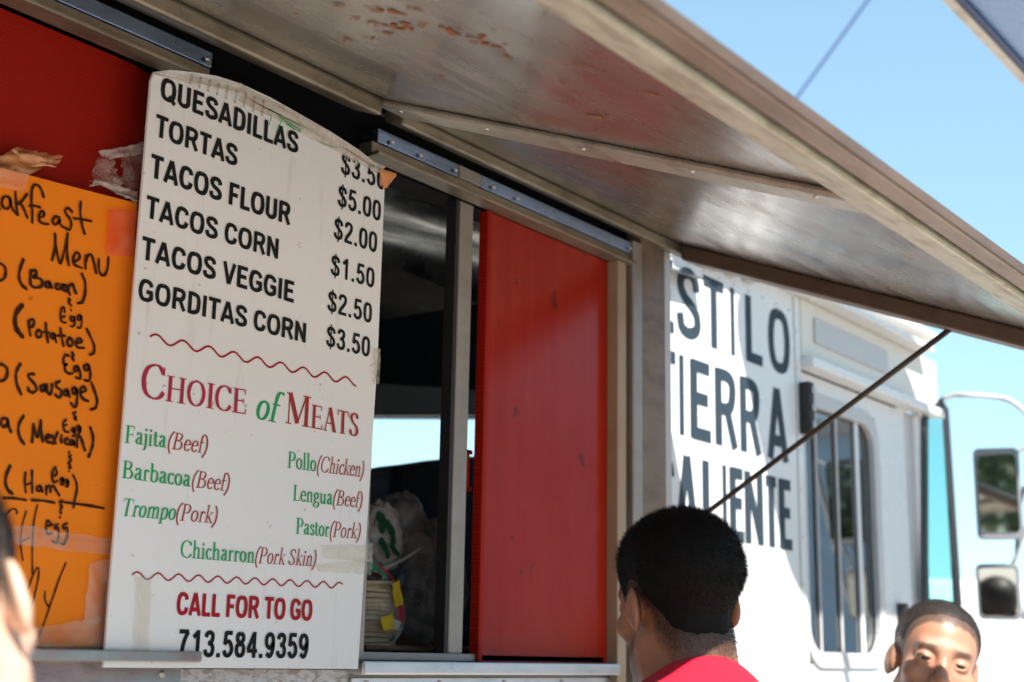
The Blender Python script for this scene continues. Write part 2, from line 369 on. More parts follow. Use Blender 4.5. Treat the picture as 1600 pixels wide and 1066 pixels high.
# bold condensed sans, cap height 1: every letter is drawn with even, butt-ended strokes
SG = {
 'A': (.74, [('D',(.36,1),(.09,0)),('D',(.38,1),(.65,0)),('B',.20,.54,.27)]),
 'C': (.74, [('C',[(.61,.68),(.56,.84),(.38,.92),(.2,.84),(.125,.5),(.2,.16),(.38,.08),(.56,.16),(.62,.34)])]),
 'D': (.74, [('V',.16,0,1),('C',[(.12,.93),(.34,.93),(.55,.82),(.60,.5),(.55,.18),(.34,.07),(.12,.07)])]),
 'E': (.67, [('V',.16,0,1),('B',.12,.60,.93),('B',.12,.55,.52),('B',.12,.62,.07)]),
 'F': (.62, [('V',.16,0,1),('B',.12,.58,.93),('B',.12,.52,.49)]),
 'G': (.78, [('C',[(.63,.70),(.57,.85),(.39,.925),(.2,.84),(.125,.5),(.2,.16),(.40,.075),(.56,.13),(.64,.2)]),('V',.635,.12,.46),('B',.40,.70,.45)]),
 'I': (.32, [('V',.16,0,1)]),
 'L': (.60, [('V',.16,0,1),('B',.12,.57,.07)]),
 'N': (.76, [('V',.155,0,1),('V',.605,0,1),('D',(.16,.94),(.60,.06))]),
 'O': (.80, [('C',[(.40,.93),(.2,.84),(.125,.5),(.2,.16),(.40,.07),(.60,.16),(.675,.5),(.60,.84),(.40,.93)])]),
 'Q': (.80, [('C',[(.40,.93),(.2,.84),(.125,.5),(.2,.16),(.40,.07),(.60,.16),(.675,.5),(.60,.84),(.40,.93)]),('D',(.44,.24),(.74,-.04))]),
 'R': (.76, [('V',.16,0,1),('C',[(.12,.93),(.42,.93),(.57,.87),(.60,.72),(.54,.55),(.40,.49),(.12,.49)]),('D',(.42,.50),(.66,0))]),
 'S': (.70, [('C',[(.57,.70),(.52,.86),(.35,.925),(.18,.86),(.15,.70),(.26,.56),(.45,.46),(.57,.34),(.56,.16),(.36,.075),(.17,.13),(.115,.32)])]),
 'T': (.66, [('V',.33,0,1),('B',.03,.63,.93)]),
 'U': (.74, [('C',[(.155,1),(.155,.5),(.17,.2),(.37,.075),(.57,.2),(.585,.5),(.585,1)])]),
 'V': (.70, [('D',(.09,1),(.345,0)),('D',(.61,1),(.355,0))]),
 'W': (1., [('D',(.09,1),(.28,0)),('D',(.5,1),(.29,0)),('D',(.5,1),(.72,0)),('D',(.92,1),(.73,0))]),
 '$': (.60, [('C',[(.49,.68),(.45,.84),(.30,.91),(.16,.84),(.14,.70),(.24,.57),(.38,.47),(.48,.34),(.46,.16),(.30,.085),(.15,.14),(.10,.30)]),('v',.30,-.10,1.08)]),
 '.': (.30, [('K',.15,.08,.16)]),
 '0': (.60, [('C',[(.30,.925),(.16,.82),(.12,.5),(.16,.18),(.30,.075),(.44,.18),(.48,.5),(.44,.82),(.30,.925)])]),
 '1': (.60, [('V',.36,0,1),('D',(.36,.93),(.14,.72))]),
 '2': (.60, [('C',[(.125,.70),(.17,.86),(.30,.925),(.44,.86),(.465,.70),(.38,.50),(.22,.28),(.13,.07)]),('B',.07,.53,.07)]),
 '3': (.60, [('C',[(.13,.74),(.18,.87),(.30,.925),(.43,.86),(.45,.70),(.38,.56),(.24,.52)]),('C',[(.24,.53),(.40,.48),(.475,.32),(.43,.13),(.29,.075),(.16,.13),(.11,.28)])]),
 '4': (.60, [('V',.40,0,1),('D',(.38,.95),(.09,.30)),('B',.05,.56,.27)]),
 '5': (.60, [('B',.16,.50,.93),('D',(.19,.96),(.14,.48)),('C',[(.13,.50),(.24,.60),(.37,.58),(.47,.40),(.46,.2),(.33,.08),(.19,.11),(.11,.26)])]),
 '7': (.60, [('B',.08,.52,.93),('C',[(.49,.92),(.36,.68),(.27,.35),(.24,0)])]),
 '8': (.60, [('C',[(.30,.925),(.17,.85),(.16,.68),(.30,.54),(.44,.68),(.43,.85),(.30,.925)]),('C',[(.30,.54),(.15,.44),(.125,.25),(.18,.12),(.30,.075),(.42,.12),(.475,.25),(.45,.44),(.30,.54)])]),
 '9': (.60, [('C',[(.47,.62),(.38,.45),(.26,.40),(.14,.52),(.12,.72),(.18,.87),(.30,.925),(.42,.86),(.475,.66),(.46,.36),(.38,.13),(.27,.075),(.14,.18)])]),
 ' ': (.30, []),
}
def sans_strokes(fl, txt, q, kx, wt):
    """kx: metres per unit across; wt: stem weight in units of cap height"""
    x = 0.
    for c in txt:
        adv, parts = SG[c]
        for s in parts:
            if s[0] == 'V': fl.stroke([q(x+s[1], s[2]), q(x+s[1], s[3])], wt, cap=False)
            elif s[0] == 'v': fl.stroke([q(x+s[1], s[2]), q(x+s[1], s[3])], wt*.5, cap=False)
            elif s[0] == 'B': fl.stroke([q(x+s[1], s[3]), q(x+s[2], s[3])], wt*.88, cap=False)
            elif s[0] == 'D': fl.stroke([q(x+s[1][0], s[1][1]), q(x+s[2][0], s[2][1])], wt*.92, cap=False)
            elif s[0] == 'K': fl.stroke([q(x+s[1], 0), q(x+s[1], s[3])], wt*1.05, cap=False)
            elif s[0] == 'C': fl.stroke([q(x+p[0], p[1]) for p in cr(s[1], 6)], lambda d: wt*(.88+.12*abs(d[1])), cap=False)
        x += adv
def sans(txt, a, b, cap, Y, mat, parent, weight=.165, name='lettering'):
    """a, b: ends of the base line as seen; cap: (x,y,y_top) to read the cap height"""
    A = onY(*a, Y); B = onY(*b, Y); h = (onY(cap[0], cap[2], Y) - onY(cap[0], cap[1], Y)).z
    z = (A.z + B.z)/2; tot = sum(SG[c][0] for c in txt) - .12; kx = (B.x-A.x)/tot
    fl = Flat(); sans_strokes(fl, txt, lambda u, v: (A.x + (u-.06)*kx, z + v*h), kx, weight*h)
    me = bpy.data.meshes.new(name); me.from_pydata([(v[0], Y+v[2], v[1]) for v in fl.v], [], fl.f); me.update()
    return link(name, me, mat, parent)
# a small serif face: V = upright stem (x, y0, y1, weight, foot, head), C = curve, L = line, B = thin bar, T = tick
TH, TN = .145, .05
def V(x, a, b, w=TH, f=1, h=1): return ('V', x, a, b, w, f, h)
G = {
 'C': (.86, [('C', [(.76,.76),(.62,.95),(.44,.985),(.2,.85),(.1,.5),(.2,.15),(.46,.015),(.68,.08),(.80,.24)]), ('V', .775, .72, .97, .04, 0, 0)]),
 'H': (.96, [V(.2,0,1), V(.76,0,1), ('B', .2,.76,.52)]),
 'O': (.94, [('C', [(.47,.985),(.22,.85),(.11,.5),(.22,.15),(.47,.015),(.72,.15),(.83,.5),(.72,.85),(.47,.985)])]),
 'I': (.42, [V(.21,0,1)]),
 'E': (.74, [V(.2,0,1), ('B', .2,.64,.975), ('B', .2,.58,.52), ('B', .2,.68,.025), ('V', .64,.80,.98,.04,0,0), ('V', .57,.42,.62,.035,0,0), ('V', .69,.02,.22,.04,0,0)]),
 'M': (1.16, [V(.16,0,1,.05), V(.96,0,1), ('D', (.18,1),(.56,.06), .16), ('D', (.92,1),(.56,.06), .05)]),
 'A': (.86, [('D', (.42,1.02),(.74,0), .17), ('D', (.42,1.0),(.14,0), .05), ('B', .24,.62,.34), ('B', .03,.26,.02), ('B', .62,.86,.02)]),
 'T': (.78, [V(.39,0,1,TH,1,0), ('B', .06,.72,.975), ('V', .07,.78,.98,.04,0,0), ('V', .71,.78,.98,.04,0,0)]),
 'S': (.66, [('C', [(.53,.78),(.46,.94),(.32,.985),(.16,.88),(.15,.72),(.28,.57),(.44,.45),(.54,.28),(.49,.1),(.32,.015),(.16,.07),(.09,.25)])]),
 'F': (.70, [V(.2,0,1), ('B', .2,.62,.975), ('B', .2,.54,.5), ('V', .61,.78,.98,.04,0,0), ('V', .53,.4,.6,.035,0,0)]),
 'B': (.76, [V(.18,0,1), ('C', [(.18,.975),(.42,.96),(.56,.84),(.5,.62),(.22,.53)]), ('C', [(.22,.53),(.52,.5),(.65,.28),(.54,.06),(.18,.025)])]),
 'P': (.70, [V(.18,0,1), ('C', [(.18,.975),(.44,.96),(.60,.76),(.48,.5),(.2,.47)])]),
 'L': (.66, [V(.2,0,1), ('B', .2,.60,.025), ('V', .60,.02,.24,.04,0,0)]),
 'a': (.56, [('C', [(.12,.53),(.22,.66),(.37,.62),(.40,.48),(.40,.12),(.47,.03),(.54,.05)]), ('C', [(.40,.42),(.2,.33),(.11,.19),(.17,.04),(.3,.04),(.40,.15)])]),
 'b': (.62, [V(.16,.02,1.05,.12,0,0), ('C', [(.16,.52),(.3,.66),(.46,.6),(.54,.35),(.46,.08),(.3,.0),(.16,.08)]), ('D', (.05,1.02),(.18,1.06),.04)]),
 'c': (.48, [('C', [(.44,.52),(.32,.64),(.16,.55),(.09,.33),(.16,.08),(.3,.01),(.45,.12)])]),
 'e': (.52, [('C', [(.1,.36),(.44,.40),(.43,.55),(.3,.66),(.15,.56),(.09,.33),(.16,.08),(.31,.01),(.46,.13)])]),
 'f': (.36, [V(.16,0,.86,.12,1,0), ('C', [(.16,.84),(.2,1.02),(.32,1.08),(.42,1.02)]), ('B', .04,.36,.62)]),
 'g': (.56, [('C', [(.28,.655),(.14,.58),(.11,.43),(.19,.28),(.31,.27),(.41,.36),(.42,.52),(.28,.655)]), ('B', .36,.56,.61), ('C', [(.2,.27),(.13,.15),(.25,.07),(.44,.04),(.5,-.09),(.38,-.25),(.18,-.27),(.06,-.16),(.13,-.02),(.25,.05)])]),
 'h': (.64, [V(.16,0,1.05,.12,1,0), ('C', [(.16,.5),(.32,.65),(.45,.6),(.48,.44)]), V(.48,0,.46,.12,1,0), ('D', (.05,1.02),(.18,1.06),.04)]),
 'i': (.32, [V(.16,0,.64,.12,1,0), ('D', (.05,.6),(.18,.66),.04), ('O', .15,.87,.085)]),
 'j': (.32, [('C', [(.17,.64),(.18,.2),(.16,-.12),(.08,-.25),(-.03,-.27)]), ('D', (.05,.6),(.18,.66),.04), ('O', .15,.87,.085)]),
 'k': (.60, [V(.16,0,1.05,.12,1,0), ('D', (.18,.28),(.48,.62),.045), ('D', (.27,.38),(.52,.02),.12), ('B', .38,.56,.62), ('B', .42,.62,.015), ('D', (.05,1.02),(.18,1.06),.04)]),
 'l': (.32, [V(.16,0,1.06,.12,1,0), ('D', (.05,1.02),(.18,1.06),.04)]),
 'm': (.96, [V(.16,0,.64,.12,1,0), ('C', [(.16,.5),(.32,.65),(.44,.6),(.48,.44)]), V(.48,0,.46,.12,1,0), ('C', [(.48,.5),(.64,.65),(.76,.6),(.80,.44)]), V(.80,0,.46,.12,1,0)]),
 'n': (.64, [V(.16,0,.64,.12,1,0), ('C', [(.16,.5),(.32,.65),(.45,.6),(.48,.44)]), V(.48,0,.46,.12,1,0)]),
 'o': (.58, [('C', [(.29,.65),(.15,.56),(.09,.33),(.15,.1),(.29,.01),(.43,.1),(.49,.33),(.43,.56),(.29,.65)])]),
 'p': (.62, [V(.16,-.28,.64,.12,1,0), ('C', [(.16,.52),(.3,.66),(.46,.6),(.54,.35),(.46,.08),(.3,.0),(.16,.08)])]),
 'r': (.44, [V(.16,0,.64,.12,1,0), ('C', [(.16,.46),(.26,.62),(.40,.62)]), ('O', .38,.57,.06)]),
 's': (.44, [('C', [(.36,.5),(.3,.63),(.2,.655),(.11,.58),(.11,.47),(.22,.37),(.33,.28),(.37,.16),(.3,.03),(.19,.005),(.08,.14)])]),
 't': (.38, [('C', [(.17,.84),(.17,.3),(.18,.08),(.26,.01),(.36,.07)]), ('B', .04,.34,.61)]),
 'u': (.64, [V(.15,.2,.64,.12,0,0), ('C', [(.15,.24),(.18,.06),(.3,.01),(.47,.15)]), V(.47,0,.64,.12,0,0), ('B', .04,.18,.62), ('B', .36,.48,.62), ('B', .46,.6,.02)]),
 '(': (.34, [('C', [(.30,1.05),(.14,.75),(.09,.38),(.14,.02),(.30,-.28)])]),
 ')': (.34, [('C', [(.04,1.05),(.20,.75),(.25,.38),(.20,.02),(.04,-.28)])]),
 ' ': (.28, []),
}
def serif(txt, a, b, cap, Y, mat, parent, shear=0., small=None, xh=1., weight=1.):
    A = onY(*a, Y); B = onY(*b, Y); h = (onY(cap[0], cap[2], Y) - onY(cap[0], cap[1], Y)).z
    total = sum(G[c][0]*(small if small and i else 1.) for i, c in enumerate(txt)); Lx = (B.x-A.x)/h
    kx = Lx/total; fl = Flat(); x = 0.
    for i, c in enumerate(txt):
        adv, parts = G[c]; sc = small if small and i else 1.
        def q(px, py): return ((x + px*sc*kx) + shear*py*sc, py*sc)
        nib = lambda d: (TN + (TH*weight-TN)*abs(d[1])**1.3)*sc*max(.75, kx)*.95
        for s in parts:
            if s[0] == 'V':
                _, px, y0, y1, w, f, hd = s; w = w*weight*sc*max(.75, kx)
                fl.stroke([q(px, y0), q(px, y1)], w, cap=False)
                for yy, on in ((y0+.018, f), (y1-.018, hd)):
                    if on: e = (.11 + s[4]/2); fl.stroke([q(px-e, yy), q(px+e, yy)], .036*sc, cap=False)
            elif s[0] == 'C': fl.stroke([q(*p) for p in cr(s[1], 6)], nib, cap=False)
            elif s[0] == 'D': fl.stroke([q(*s[1]), q(*s[2])], s[3]*weight*sc*max(.75, kx), cap=False)
            elif s[0] == 'B': fl.stroke([q(s[1], s[3]), q(s[2], s[3])], TN*sc, cap=False)
            elif s[0] == 'O': fl.poly([q(s[1]+s[3]*math.cos(t*math.pi/4), s[2]+s[3]*math.sin(t*math.pi/4)) for t in range(8)])
        x += adv*sc*kx
    me = bpy.data.meshes.new('lettering'); v = np.array(fl.v)
    L = math.hypot(B.x-A.x, B.z-A.z); dz = (B.z-A.z)/L
    out = [(A.x + p[0]*h, Y + p[2], A.z + dz*p[0]*h + p[1]*h) for p in v]
    me.from_pydata(out, [], fl.f); me.update()
    return link('lettering', me, mat, parent)
def pen(strokes, Y, width, mat, parent, name='handwriting', smooth=True, rot=0):
    """strokes: pixel polylines read off the board, drawn with a round pen of real width (m) on plane Y"""
    fl = Flat(.00003)
    for st in strokes:
        p = cr(st, 5) if smooth and len(st) > 2 else [np.array(q, float) for q in st]
        P = [onY(q[0], q[1], Y) for q in p]; fl.stroke([(q.x, q.z) for q in P], width, vary=.22)
    me = bpy.data.meshes.new(name); me.from_pydata([(v[0], Y+v[2], v[1]) for v in fl.v], [], fl.f); me.update()
    return link(name, me, mat, parent)

# ------------------------------------------------------------------ ground
g = MB(); g.add([(-400,-400,0),(400,-400,0),(400,400,0),(-400,400,0)], [(0,1,2,3)])
t = NT('sunlit_concrete'); v = t.coord((1,1,1)); n = t.noise(.6, v, 9, .65)
t.set(t.mix(n, (.34,.30,.26), (.46,.41,.36)), .85); t.bump(t.noise(30, v, 6), .3, .004)
tag(g.build('ground', t.m), kind='structure')

# ------------------------------------------------------------------ food truck
ZS, ZH = 1.540, 2.323            # window sill and head
XR = 2.469                       # hinge end of the awning
truck = empty('food_truck', (2.2, 1.0, 0), 'white food truck with open serving window, dull metal awning and cab reading ESTILO TIERRA CALIENTE', 'food truck')
X0 = -1.6
# body shell round the kitchen, with the far window left open
def ext(pts, x0, x1, b=None):
    """profile [(y,z)] run along X"""
    b = b or MB(); n = len(pts)
    b.add([(x0, *p) for p in pts] + [(x1, *p) for p in pts],
          [tuple(range(n)), tuple(range(n, 2*n))[::-1]] + [(i, i+n, (i+1) % n+n, (i+1) % n) for i in range(n)])
    return b
def bx(name, mat, parent, x0, x1, y0, y1, z0, z1, **k): return MB().box(x0, x1, y0, y1, z0, z1).build(name, mat, parent, **k)
def rrect(x0, x1, z0, z1, r, n=6):
    out = []
    for cx, cz, a0 in ((x1-r, z1-r, 0), (x0+r, z1-r, 90), (x0+r, z0+r, 180), (x1-r, z0+r, 270)):
        for k in range(n+1):
            a = math.radians(a0 + 90*k/n); out.append((cx+r*math.cos(a), cz+r*math.sin(a)))
    return out
def ring(outer, inner, y0, y1, b=None):
    b = b or MB(); n = len(outer)
    v = [(p[0], y, p[1]) for y in (y0, y1) for p in outer] + [(p[0], y, p[1]) for y in (y0, y1) for p in inner]
    f = []
    for i in range(n):
        j = (i+1) % n
        f += [(i, j, 2*n+j, 2*n+i), (n+i, 3*n+i, 3*n+j, n+j), (i, n+i, n+j, j), (2*n+i, 2*n+j, 3*n+j, 3*n+i)]
    return b.add(v, f)
def screws(pts, Y, parent, r=.004, name='screw'):
    base = None
    for (x, z) in pts:
        if base is None:
            m = MB().ball((0, 0, 0), (r, r*.5, r), 8, 5); base = m.mesh(name); base.materials.append(M['screw'])
        o = bpy.data.objects.new(name, base); COL.objects.link(o); o.parent = parent
        o.matrix_parent_inverse = world_of(parent).inverted(); o.location = (x, Y, z)

# body skin below and round the serving window
p = ext([(-.0006, .6), (-.0006, 1.5265), (.04, 1.5265), (.04, .6)], X0, 1.518)
bx('lower_panel_end', M['alu_dull'], truck, 1.5185, XR, -.0005, .04, .6, 1.519)
p = p.build('lower_panel', M['mottled'], truck)
p = bx('rivet_panel', M['alu'], truck, 1.519, XR+.002, -.006, -.001, 1.0, 1.515, label='bright riveted aluminium panel under the open window', bevel=.001)
screws([(1.55+.168*i, 1.506) for i in range(5)], -.007, p, .0055)
sill = bx('window_sill', M['alu'], truck, 1.512, 2.20, -.035, .06, 1.520, 1.540, bevel=.003)
bx('sill_track', M['alu_dull'], truck, 1.5, 2.2, .002, .10, 1.5405, 1.553, bevel=.002)
led = ext([(-.05, 1.536), (-.05, 1.549), (.0, 1.549), (.0, 1.45), (-.012, 1.45), (-.012, 1.536)], X0, 1.197).build('metal_ledge', M['patina'], truck, bevel=.002, label='patinated grey green ledge under the orange poster')
screws([(1.165, 1.520), (.75, 1.517)], -.013, led, .005)
# window head: thin lip, dull band, channel pieces with a painted blue reflection
for a, c in ((X0, 1.168), (1.50, 2.262)):
    ext([(-.034, 2.318), (-.034, 2.324), (.0, 2.324), (.0, 2.318)], a, c).build('head_lip', M['galv'], truck, bevel=.001)
    ext([(-.018, 2.3245), (-.018, 2.343), (.011, 2.343), (.011, 2.3245)], a, c).build('head_band', M['galv'], truck, bevel=.001)
bx('head_gap', M['dark'], truck, X0, 2.262, .012, .06, 2.319, 2.372)
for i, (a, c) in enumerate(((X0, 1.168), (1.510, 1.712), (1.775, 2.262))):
    ch = ext([(-.021, 2.3435), (-.0215, 2.366), (.02, 2.366), (.02, 2.3435)], a, c).build('head_channel', M['alu_blue_reflect'], truck, bevel=.001)
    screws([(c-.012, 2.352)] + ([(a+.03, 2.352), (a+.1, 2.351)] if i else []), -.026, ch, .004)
bx('joint_piece', M['alu_dull'], truck, 1.714, 1.773, -.022, .02, 2.3435, 2.366, bevel=.001)
bx('head_box', M['dark'], truck, X0, XR, .012, .06, 2.3725, 2.44)
bx('front_fascia', M['white_paint'], truck, X0, XR, -.012, .03, 2.445, 2.80)
# jambs at the right of the window, each piece its own
xa = [onY(x, 700, -.02).x for x in (950, 964, 978, 986, 1001, 1040)]
bx('dark_gap', M['black'], truck, xa[0]+.004, xa[1]-.001, .012, .05, 1.50, 2.343)  # near-black strip between the red panel and the jamb
bx('jamb_strip', M['tan'], truck, xa[1], xa[2]-.001, -.022, .04, 1.50, 2.318, bevel=.002)
bx('jamb_groove', M['brown_post'], truck, xa[2], xa[3]-.001, -.010, .04, 1.50, 2.335, bevel=.001)
bx('jamb_rail', M['alu_dull'], truck, xa[3], xa[4]-.001, -.026, .04, 1.50, 2.372, bevel=.003)
bx('corner_post', M['brown_post'], truck, xa[4], xa[5], -.022, .10, .6, 2.40, bevel=.003)
# mullion of the sliding window
xm = onY(707, 900, .0).x; xm2 = onY(731, 900, .0).x
m_ = bx('window_mullion', M['alu_dull'], truck, xm, xm2-.004, .004, .03, 1.553, 2.3175, bevel=.002)
bx('glazing_seal', M['black'], m_, xm-.009, xm-.0005, .006, .028, 1.553, 2.3175)
# frame strip beside the menu board
f_ = bx('window_jamb', M['alu_dull'], truck, 1.522, 1.540, -.008, .03, 1.541, 2.03, bevel=.001)
# red panels
xr0, xr1 = onY(741, 1000, .005).x, onY(947, 800, .005).x
rp = bx('red_panel', M['red_flute'], truck, xr0+.012, xr1, .002, .010, 1.5405, 2.3175, label='glossy red corrugated panel right of the window')
bx('panel_edge', M['red_mesh'], rp, xr0, xr0+.012, -.004, .016, 1.5405, 2.3175, bevel=.002)
hz0, hz1 = onY(738, 770, .03).z, onY(738, 706, .03).z
hb = MB(); hx = xr0-.012
hb.box(hx, hx+.007, .02, .032, hz0, hz1); hb.box(hx, xr0+.003, .02, .032, hz1-.007, hz1); hb.box(hx, xr0+.003, .02, .032, hz0, hz0+.007)
hb.build('pull_handle', M['red_mesh'], rp, bevel=.001)
b = MB(); v = []; f = []                       # the left red mesh panel bends back into the window at its right
prof = [(X0, .012), (1.03, .012), (1.07, .015), (1.10, .024), (1.125, .040), (1.142, .065), (1.152, .095), (1.158, .13)]
for (x, y) in prof: v += [(x, y, 1.52), (x, y, 2.34)]
for i in range(len(prof)-1): f.append((2*i, 2*i+2, 2*i+3, 2*i+1))
b.add(v, f).build('red_mesh_panel', M['red_mesh'], truck, smooth=True, label='dark red perforated panel behind the orange poster')
# inside the kitchen
BY = 1.2
b = MB(); b.prism([(X0, .6), (4.0, .6), (4.0, 1.78), (X0, 1.78)], BY, BY+.04)
b.prism([(X0, 2.06), (2.55, 2.165), (2.84, 2.203), (3.3, 2.268), (4.0, 2.37), (4.0, 2.8), (X0, 2.8)], BY, BY+.04)
b.prism([(X0, 1.78), (1.6, 1.78), (1.6, 2.11), (X0, 2.06)], BY, BY+.04)
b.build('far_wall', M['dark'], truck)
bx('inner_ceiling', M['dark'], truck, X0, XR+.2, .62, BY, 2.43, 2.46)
v = []; f = []
for i in range(13):
    a = i/12; y = .06 + .56*a; z = 2.40 + .05*math.sin(a*math.pi) + .02*math.sin(a*9)
    for j in range(9): x = 1.72 + 1.0*j/8; v.append((x, y, z + .012*math.sin(x*7+a*5)))
for i in range(12):
    for j in range(8): k = i*9+j; f.append((k, k+1, k+10, k+9))
MB().add(v, f).build('extractor_hood', M['steel_in'], truck, smooth=True)
MB().prism([(1.5, 1.985), (2.60, 2.150), (3.3, 2.255), (3.3, 2.32), (2.6, 2.235), (1.5, 2.10)], .95, .97).build('hood_lip', simple('hood_enamel', (.05, .055, .055), .35), truck, bevel=.002)
bx('inner_counter', simple('stained_counter', (.07, .045, .03), .55, dirt=(.2, .13, .08)), truck, X0, XR-.05, .062, .60, 1.50, 1.553, bevel=.004)
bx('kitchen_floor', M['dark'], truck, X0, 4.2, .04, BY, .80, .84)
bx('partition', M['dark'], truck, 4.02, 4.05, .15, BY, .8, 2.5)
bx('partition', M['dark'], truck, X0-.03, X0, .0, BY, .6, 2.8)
bx('roof', M['white_paint'], truck, X0, 4.25, .03, BY+.1, 2.80, 2.84)

# ---- awning
AS = .394
def az(y, d=0.): return 2.416 + AS*y - d
aw = ext([(-.005, az(-.005)), (-.932, az(-.932)), (-.932, az(-.932)+.008), (-.005, az(-.005)+.016)], X0, XR)
aw = aw.build('awning', M['awning_skin'], truck, label='raised metal awning with rusty brushed underside')
def rail(name, mat, y0, y1, d0, d1, x0, x1, bev=.003, **k):
    return ext([(y0, az(y0, d0)), (y1, az(y1, d0)), (y1, az(y1, d1)), (y0, az(y0, d1))], x0, x1).build(name, mat, aw, bevel=bev, **k)
rail('edge_rail', M['rail_pale'], -.826, -.884, .0, .016, X0, XR, .006, label='pale painted rail near the outer edge')
rail('rim', M['awning_rim'], -.893, -.934, .0, .010, X0, XR, .004)
rail('rim_seam', M['rail_dark'], -.8845, -.8925, .0, .006, X0, XR, .001)
rail('rim_cap', M['rail_dark'], -.9345, -.938, -.006, .008, X0, XR+.004, .001)
rail('hinge_rail', M['galv'], -.075, -.015, .0, .03, X0, 1.462, .006)
rail('hinge_rail', M['galv'], -.050, -.008, .0, .024, 1.535, XR, .005)
rail('cross_rib', M['awning_rail'], -.052, -.826, .0, .012, 1.462, 1.534, .005)
rail('end_rail', M['rail_dark'], -.050, -.885, .0005, .034, 2.405, XR+.001, .004)
screws([], 0, aw)
for i in range(5):
    y = -.1 - .17*i
    o_ = MB().ball((1.474, y, az(y, .0135)), (.004, .004, .002), 8, 4).build('rivet', M['screw'], aw)
def on_awning(x, y):
    d = rayd(x, y); t_ = (2.416 - .0012 + AS*CAM[1] - CAM[2])/(d[2] - AS*d[1]); return CAM + d*t_
rr = np.random.default_rng(5); rv = []; rf = []
spots = [(600,18,46,5),(640,14,26,3),(583,38,22,4),(625,44,44,6),(606,52,20,3),(660,40,18,3),(700,46,26,5),(742,62,46,7),(775,74,20,3),(578,60,14,3),(790,90,16,3),(720,36,12,2),(770,48,10,2),(765,68,12,2),
    (784,84,14,3),(905,102,16,3),(880,130,9,2),(935,183,26,5),(1010,146,24,4),(828,102,10,2),(555,28,14,3),(540,62,18,3),(530,8,20,3),(990,60,14,2),(850,22,10,2),(1105,168,34,6),(1130,182,26,5),(1085,158,18,4),(460,20,16,2),(690,120,10,2)]
for (px, py, L_, w_) in spots:
    for q in range(7):
        cx, cy = px + rr.normal(0, L_*.32), py + rr.normal(0, w_*.5); cy += (cx-px)*.16; l2, w2 = L_*rr.uniform(.08, .3), w_*rr.uniform(.12, .42); n0 = len(rv); k0 = 9
        for i in range(k0):
            a = 2*math.pi*i/k0; q_ = rr.uniform(.6, 1.25); p_ = on_awning(cx + l2*q_*math.cos(a), cy + w2*q_*math.sin(a) + .16*l2*q_*math.cos(a)); rv.append((p_[0], p_[1], p_[2] - .000004*len(rf)))
        rf.append(tuple(range(n0, n0+k0)))
me = bpy.data.meshes.new('rust_flakes'); me.from_pydata(rv, [], rf); me.update()
rso = link('rust_flakes', me, simple('rust', (.30, .115, .05), .8, var=.4, scale=200, spec=.1), aw); rso['kind'] = 'stuff'
# ---- prop rod from the awning's end rail to the window frame
ra = onX(1500, 503, 2.44); rb_ = onY(1082, 818, .0)
rod = MB().tube([ra, ra.lerp(rb_, .5), rb_], .0055, 8).build('prop_rod', M['rod'], truck, smooth=True)
MB().tube([ra + Vector((0, 0, .02)), ra, ra.lerp(rb_, .02)], .008, 8).build('rod_clip', M['rod'], rod)

# ---- cab
CY = .10
cab = MB(); cab.box(xa[5]-.01, 3.285, CY, CY+.03, .75, 2.495).build('cab_wall', M['white_paint'], truck, bevel=.002)
bx('trim_strip', M['grey_trim'], truck, xa[5]+.001, onY(1050, 700, 0).x, .0, CY-.0005, .75, 2.395, bevel=.002)
bx('upper_panel', M['cream_paint'], truck, XR, 4.27, CY+.04, CY+.06, 2.4975, 2.70)
bx('roof_gutter', M['white_paint'], truck, 2.60, 4.13, CY-.055, CY+.04, 2.496, 2.515, bevel=.004, label='lower white rain gutter over the cab')
bx('roof_gutter', M['white_paint'], truck, 3.1, 4.27, CY-.02, CY+.039, 2.565, 2.585, bevel=.004, label='upper white rain gutter over the cab')
v_ = []
for i in range(3):
    bx('gutter_bracket', M['grey_trim'], truck, 2.78+.09*i, 2.82+.09*i, CY-.03, CY-.0005, 2.455+.005*i, 2.495, bevel=.003)
bx('door_header', M['cream_paint'], truck, 3.287, 4.27, CY-.003, CY+.05, 2.335, 2.495, bevel=.003)
bx('header_recess', M['grey_trim'], truck, 3.36, 3.86, CY-.009, CY-.0035, 2.385, 2.455, bevel=.003)
bx('door_ledge', M['white_paint'], truck, 3.287, 4.24, CY-.035, CY+.02, 2.305, 2.334, bevel=.006)
# sliding door with a rounded window
DX0, DX1, DY = 3.29, 4.02, CY+.015
wx0, wx1, wz0, wz1 = 3.305, 3.765, 1.575, 2.215
door = MB()
door.box(DX0, DX1, DY, DY+.03, .8, wz0-.03); door.box(DX0, DX1, DY, DY+.03, wz1+.03, 2.30)
door.box(DX0, wx0-.0, DY, DY+.03, wz0-.03, wz1+.03); door.box(wx1+.03, DX1, DY, DY+.03, wz0-.03, wz1+.03)
door = door.build('cab_door', M['white_paint'], truck)
ring(rrect(wx0-.012, wx1+.04, wz0-.04, wz1+.04, .09), rrect(wx0+.008, wx1, wz0, wz1, .07), DY-.008, DY+.01).build('window_frame', M['grey_trim'], door, bevel=.002)
MB().prism(rrect(wx0+.004, wx1+.004, wz0-.004, wz1+.004, .07), DY+.012, DY+.016).build('window_pane', M['glass'], door)
for xx, w in ((3.40, .006), (3.53, .008), (3.66, .022)):
    bx('window_bar', M['grey_trim'] if w < .02 else M['white_paint'], door, xx, xx+w, DY+.003, DY+.011, wz0-.02, wz1+.02, bevel=.002)
bx('door_handle', M['black'], door, 3.90, 3.92, DY-.03, DY, 1.62, 1.72, bevel=.004)
hg = bx('door_hinge', M['black'], truck, 3.262, 3.292, CY-.032, CY-.0005, 2.125, 2.262, bevel=.004)
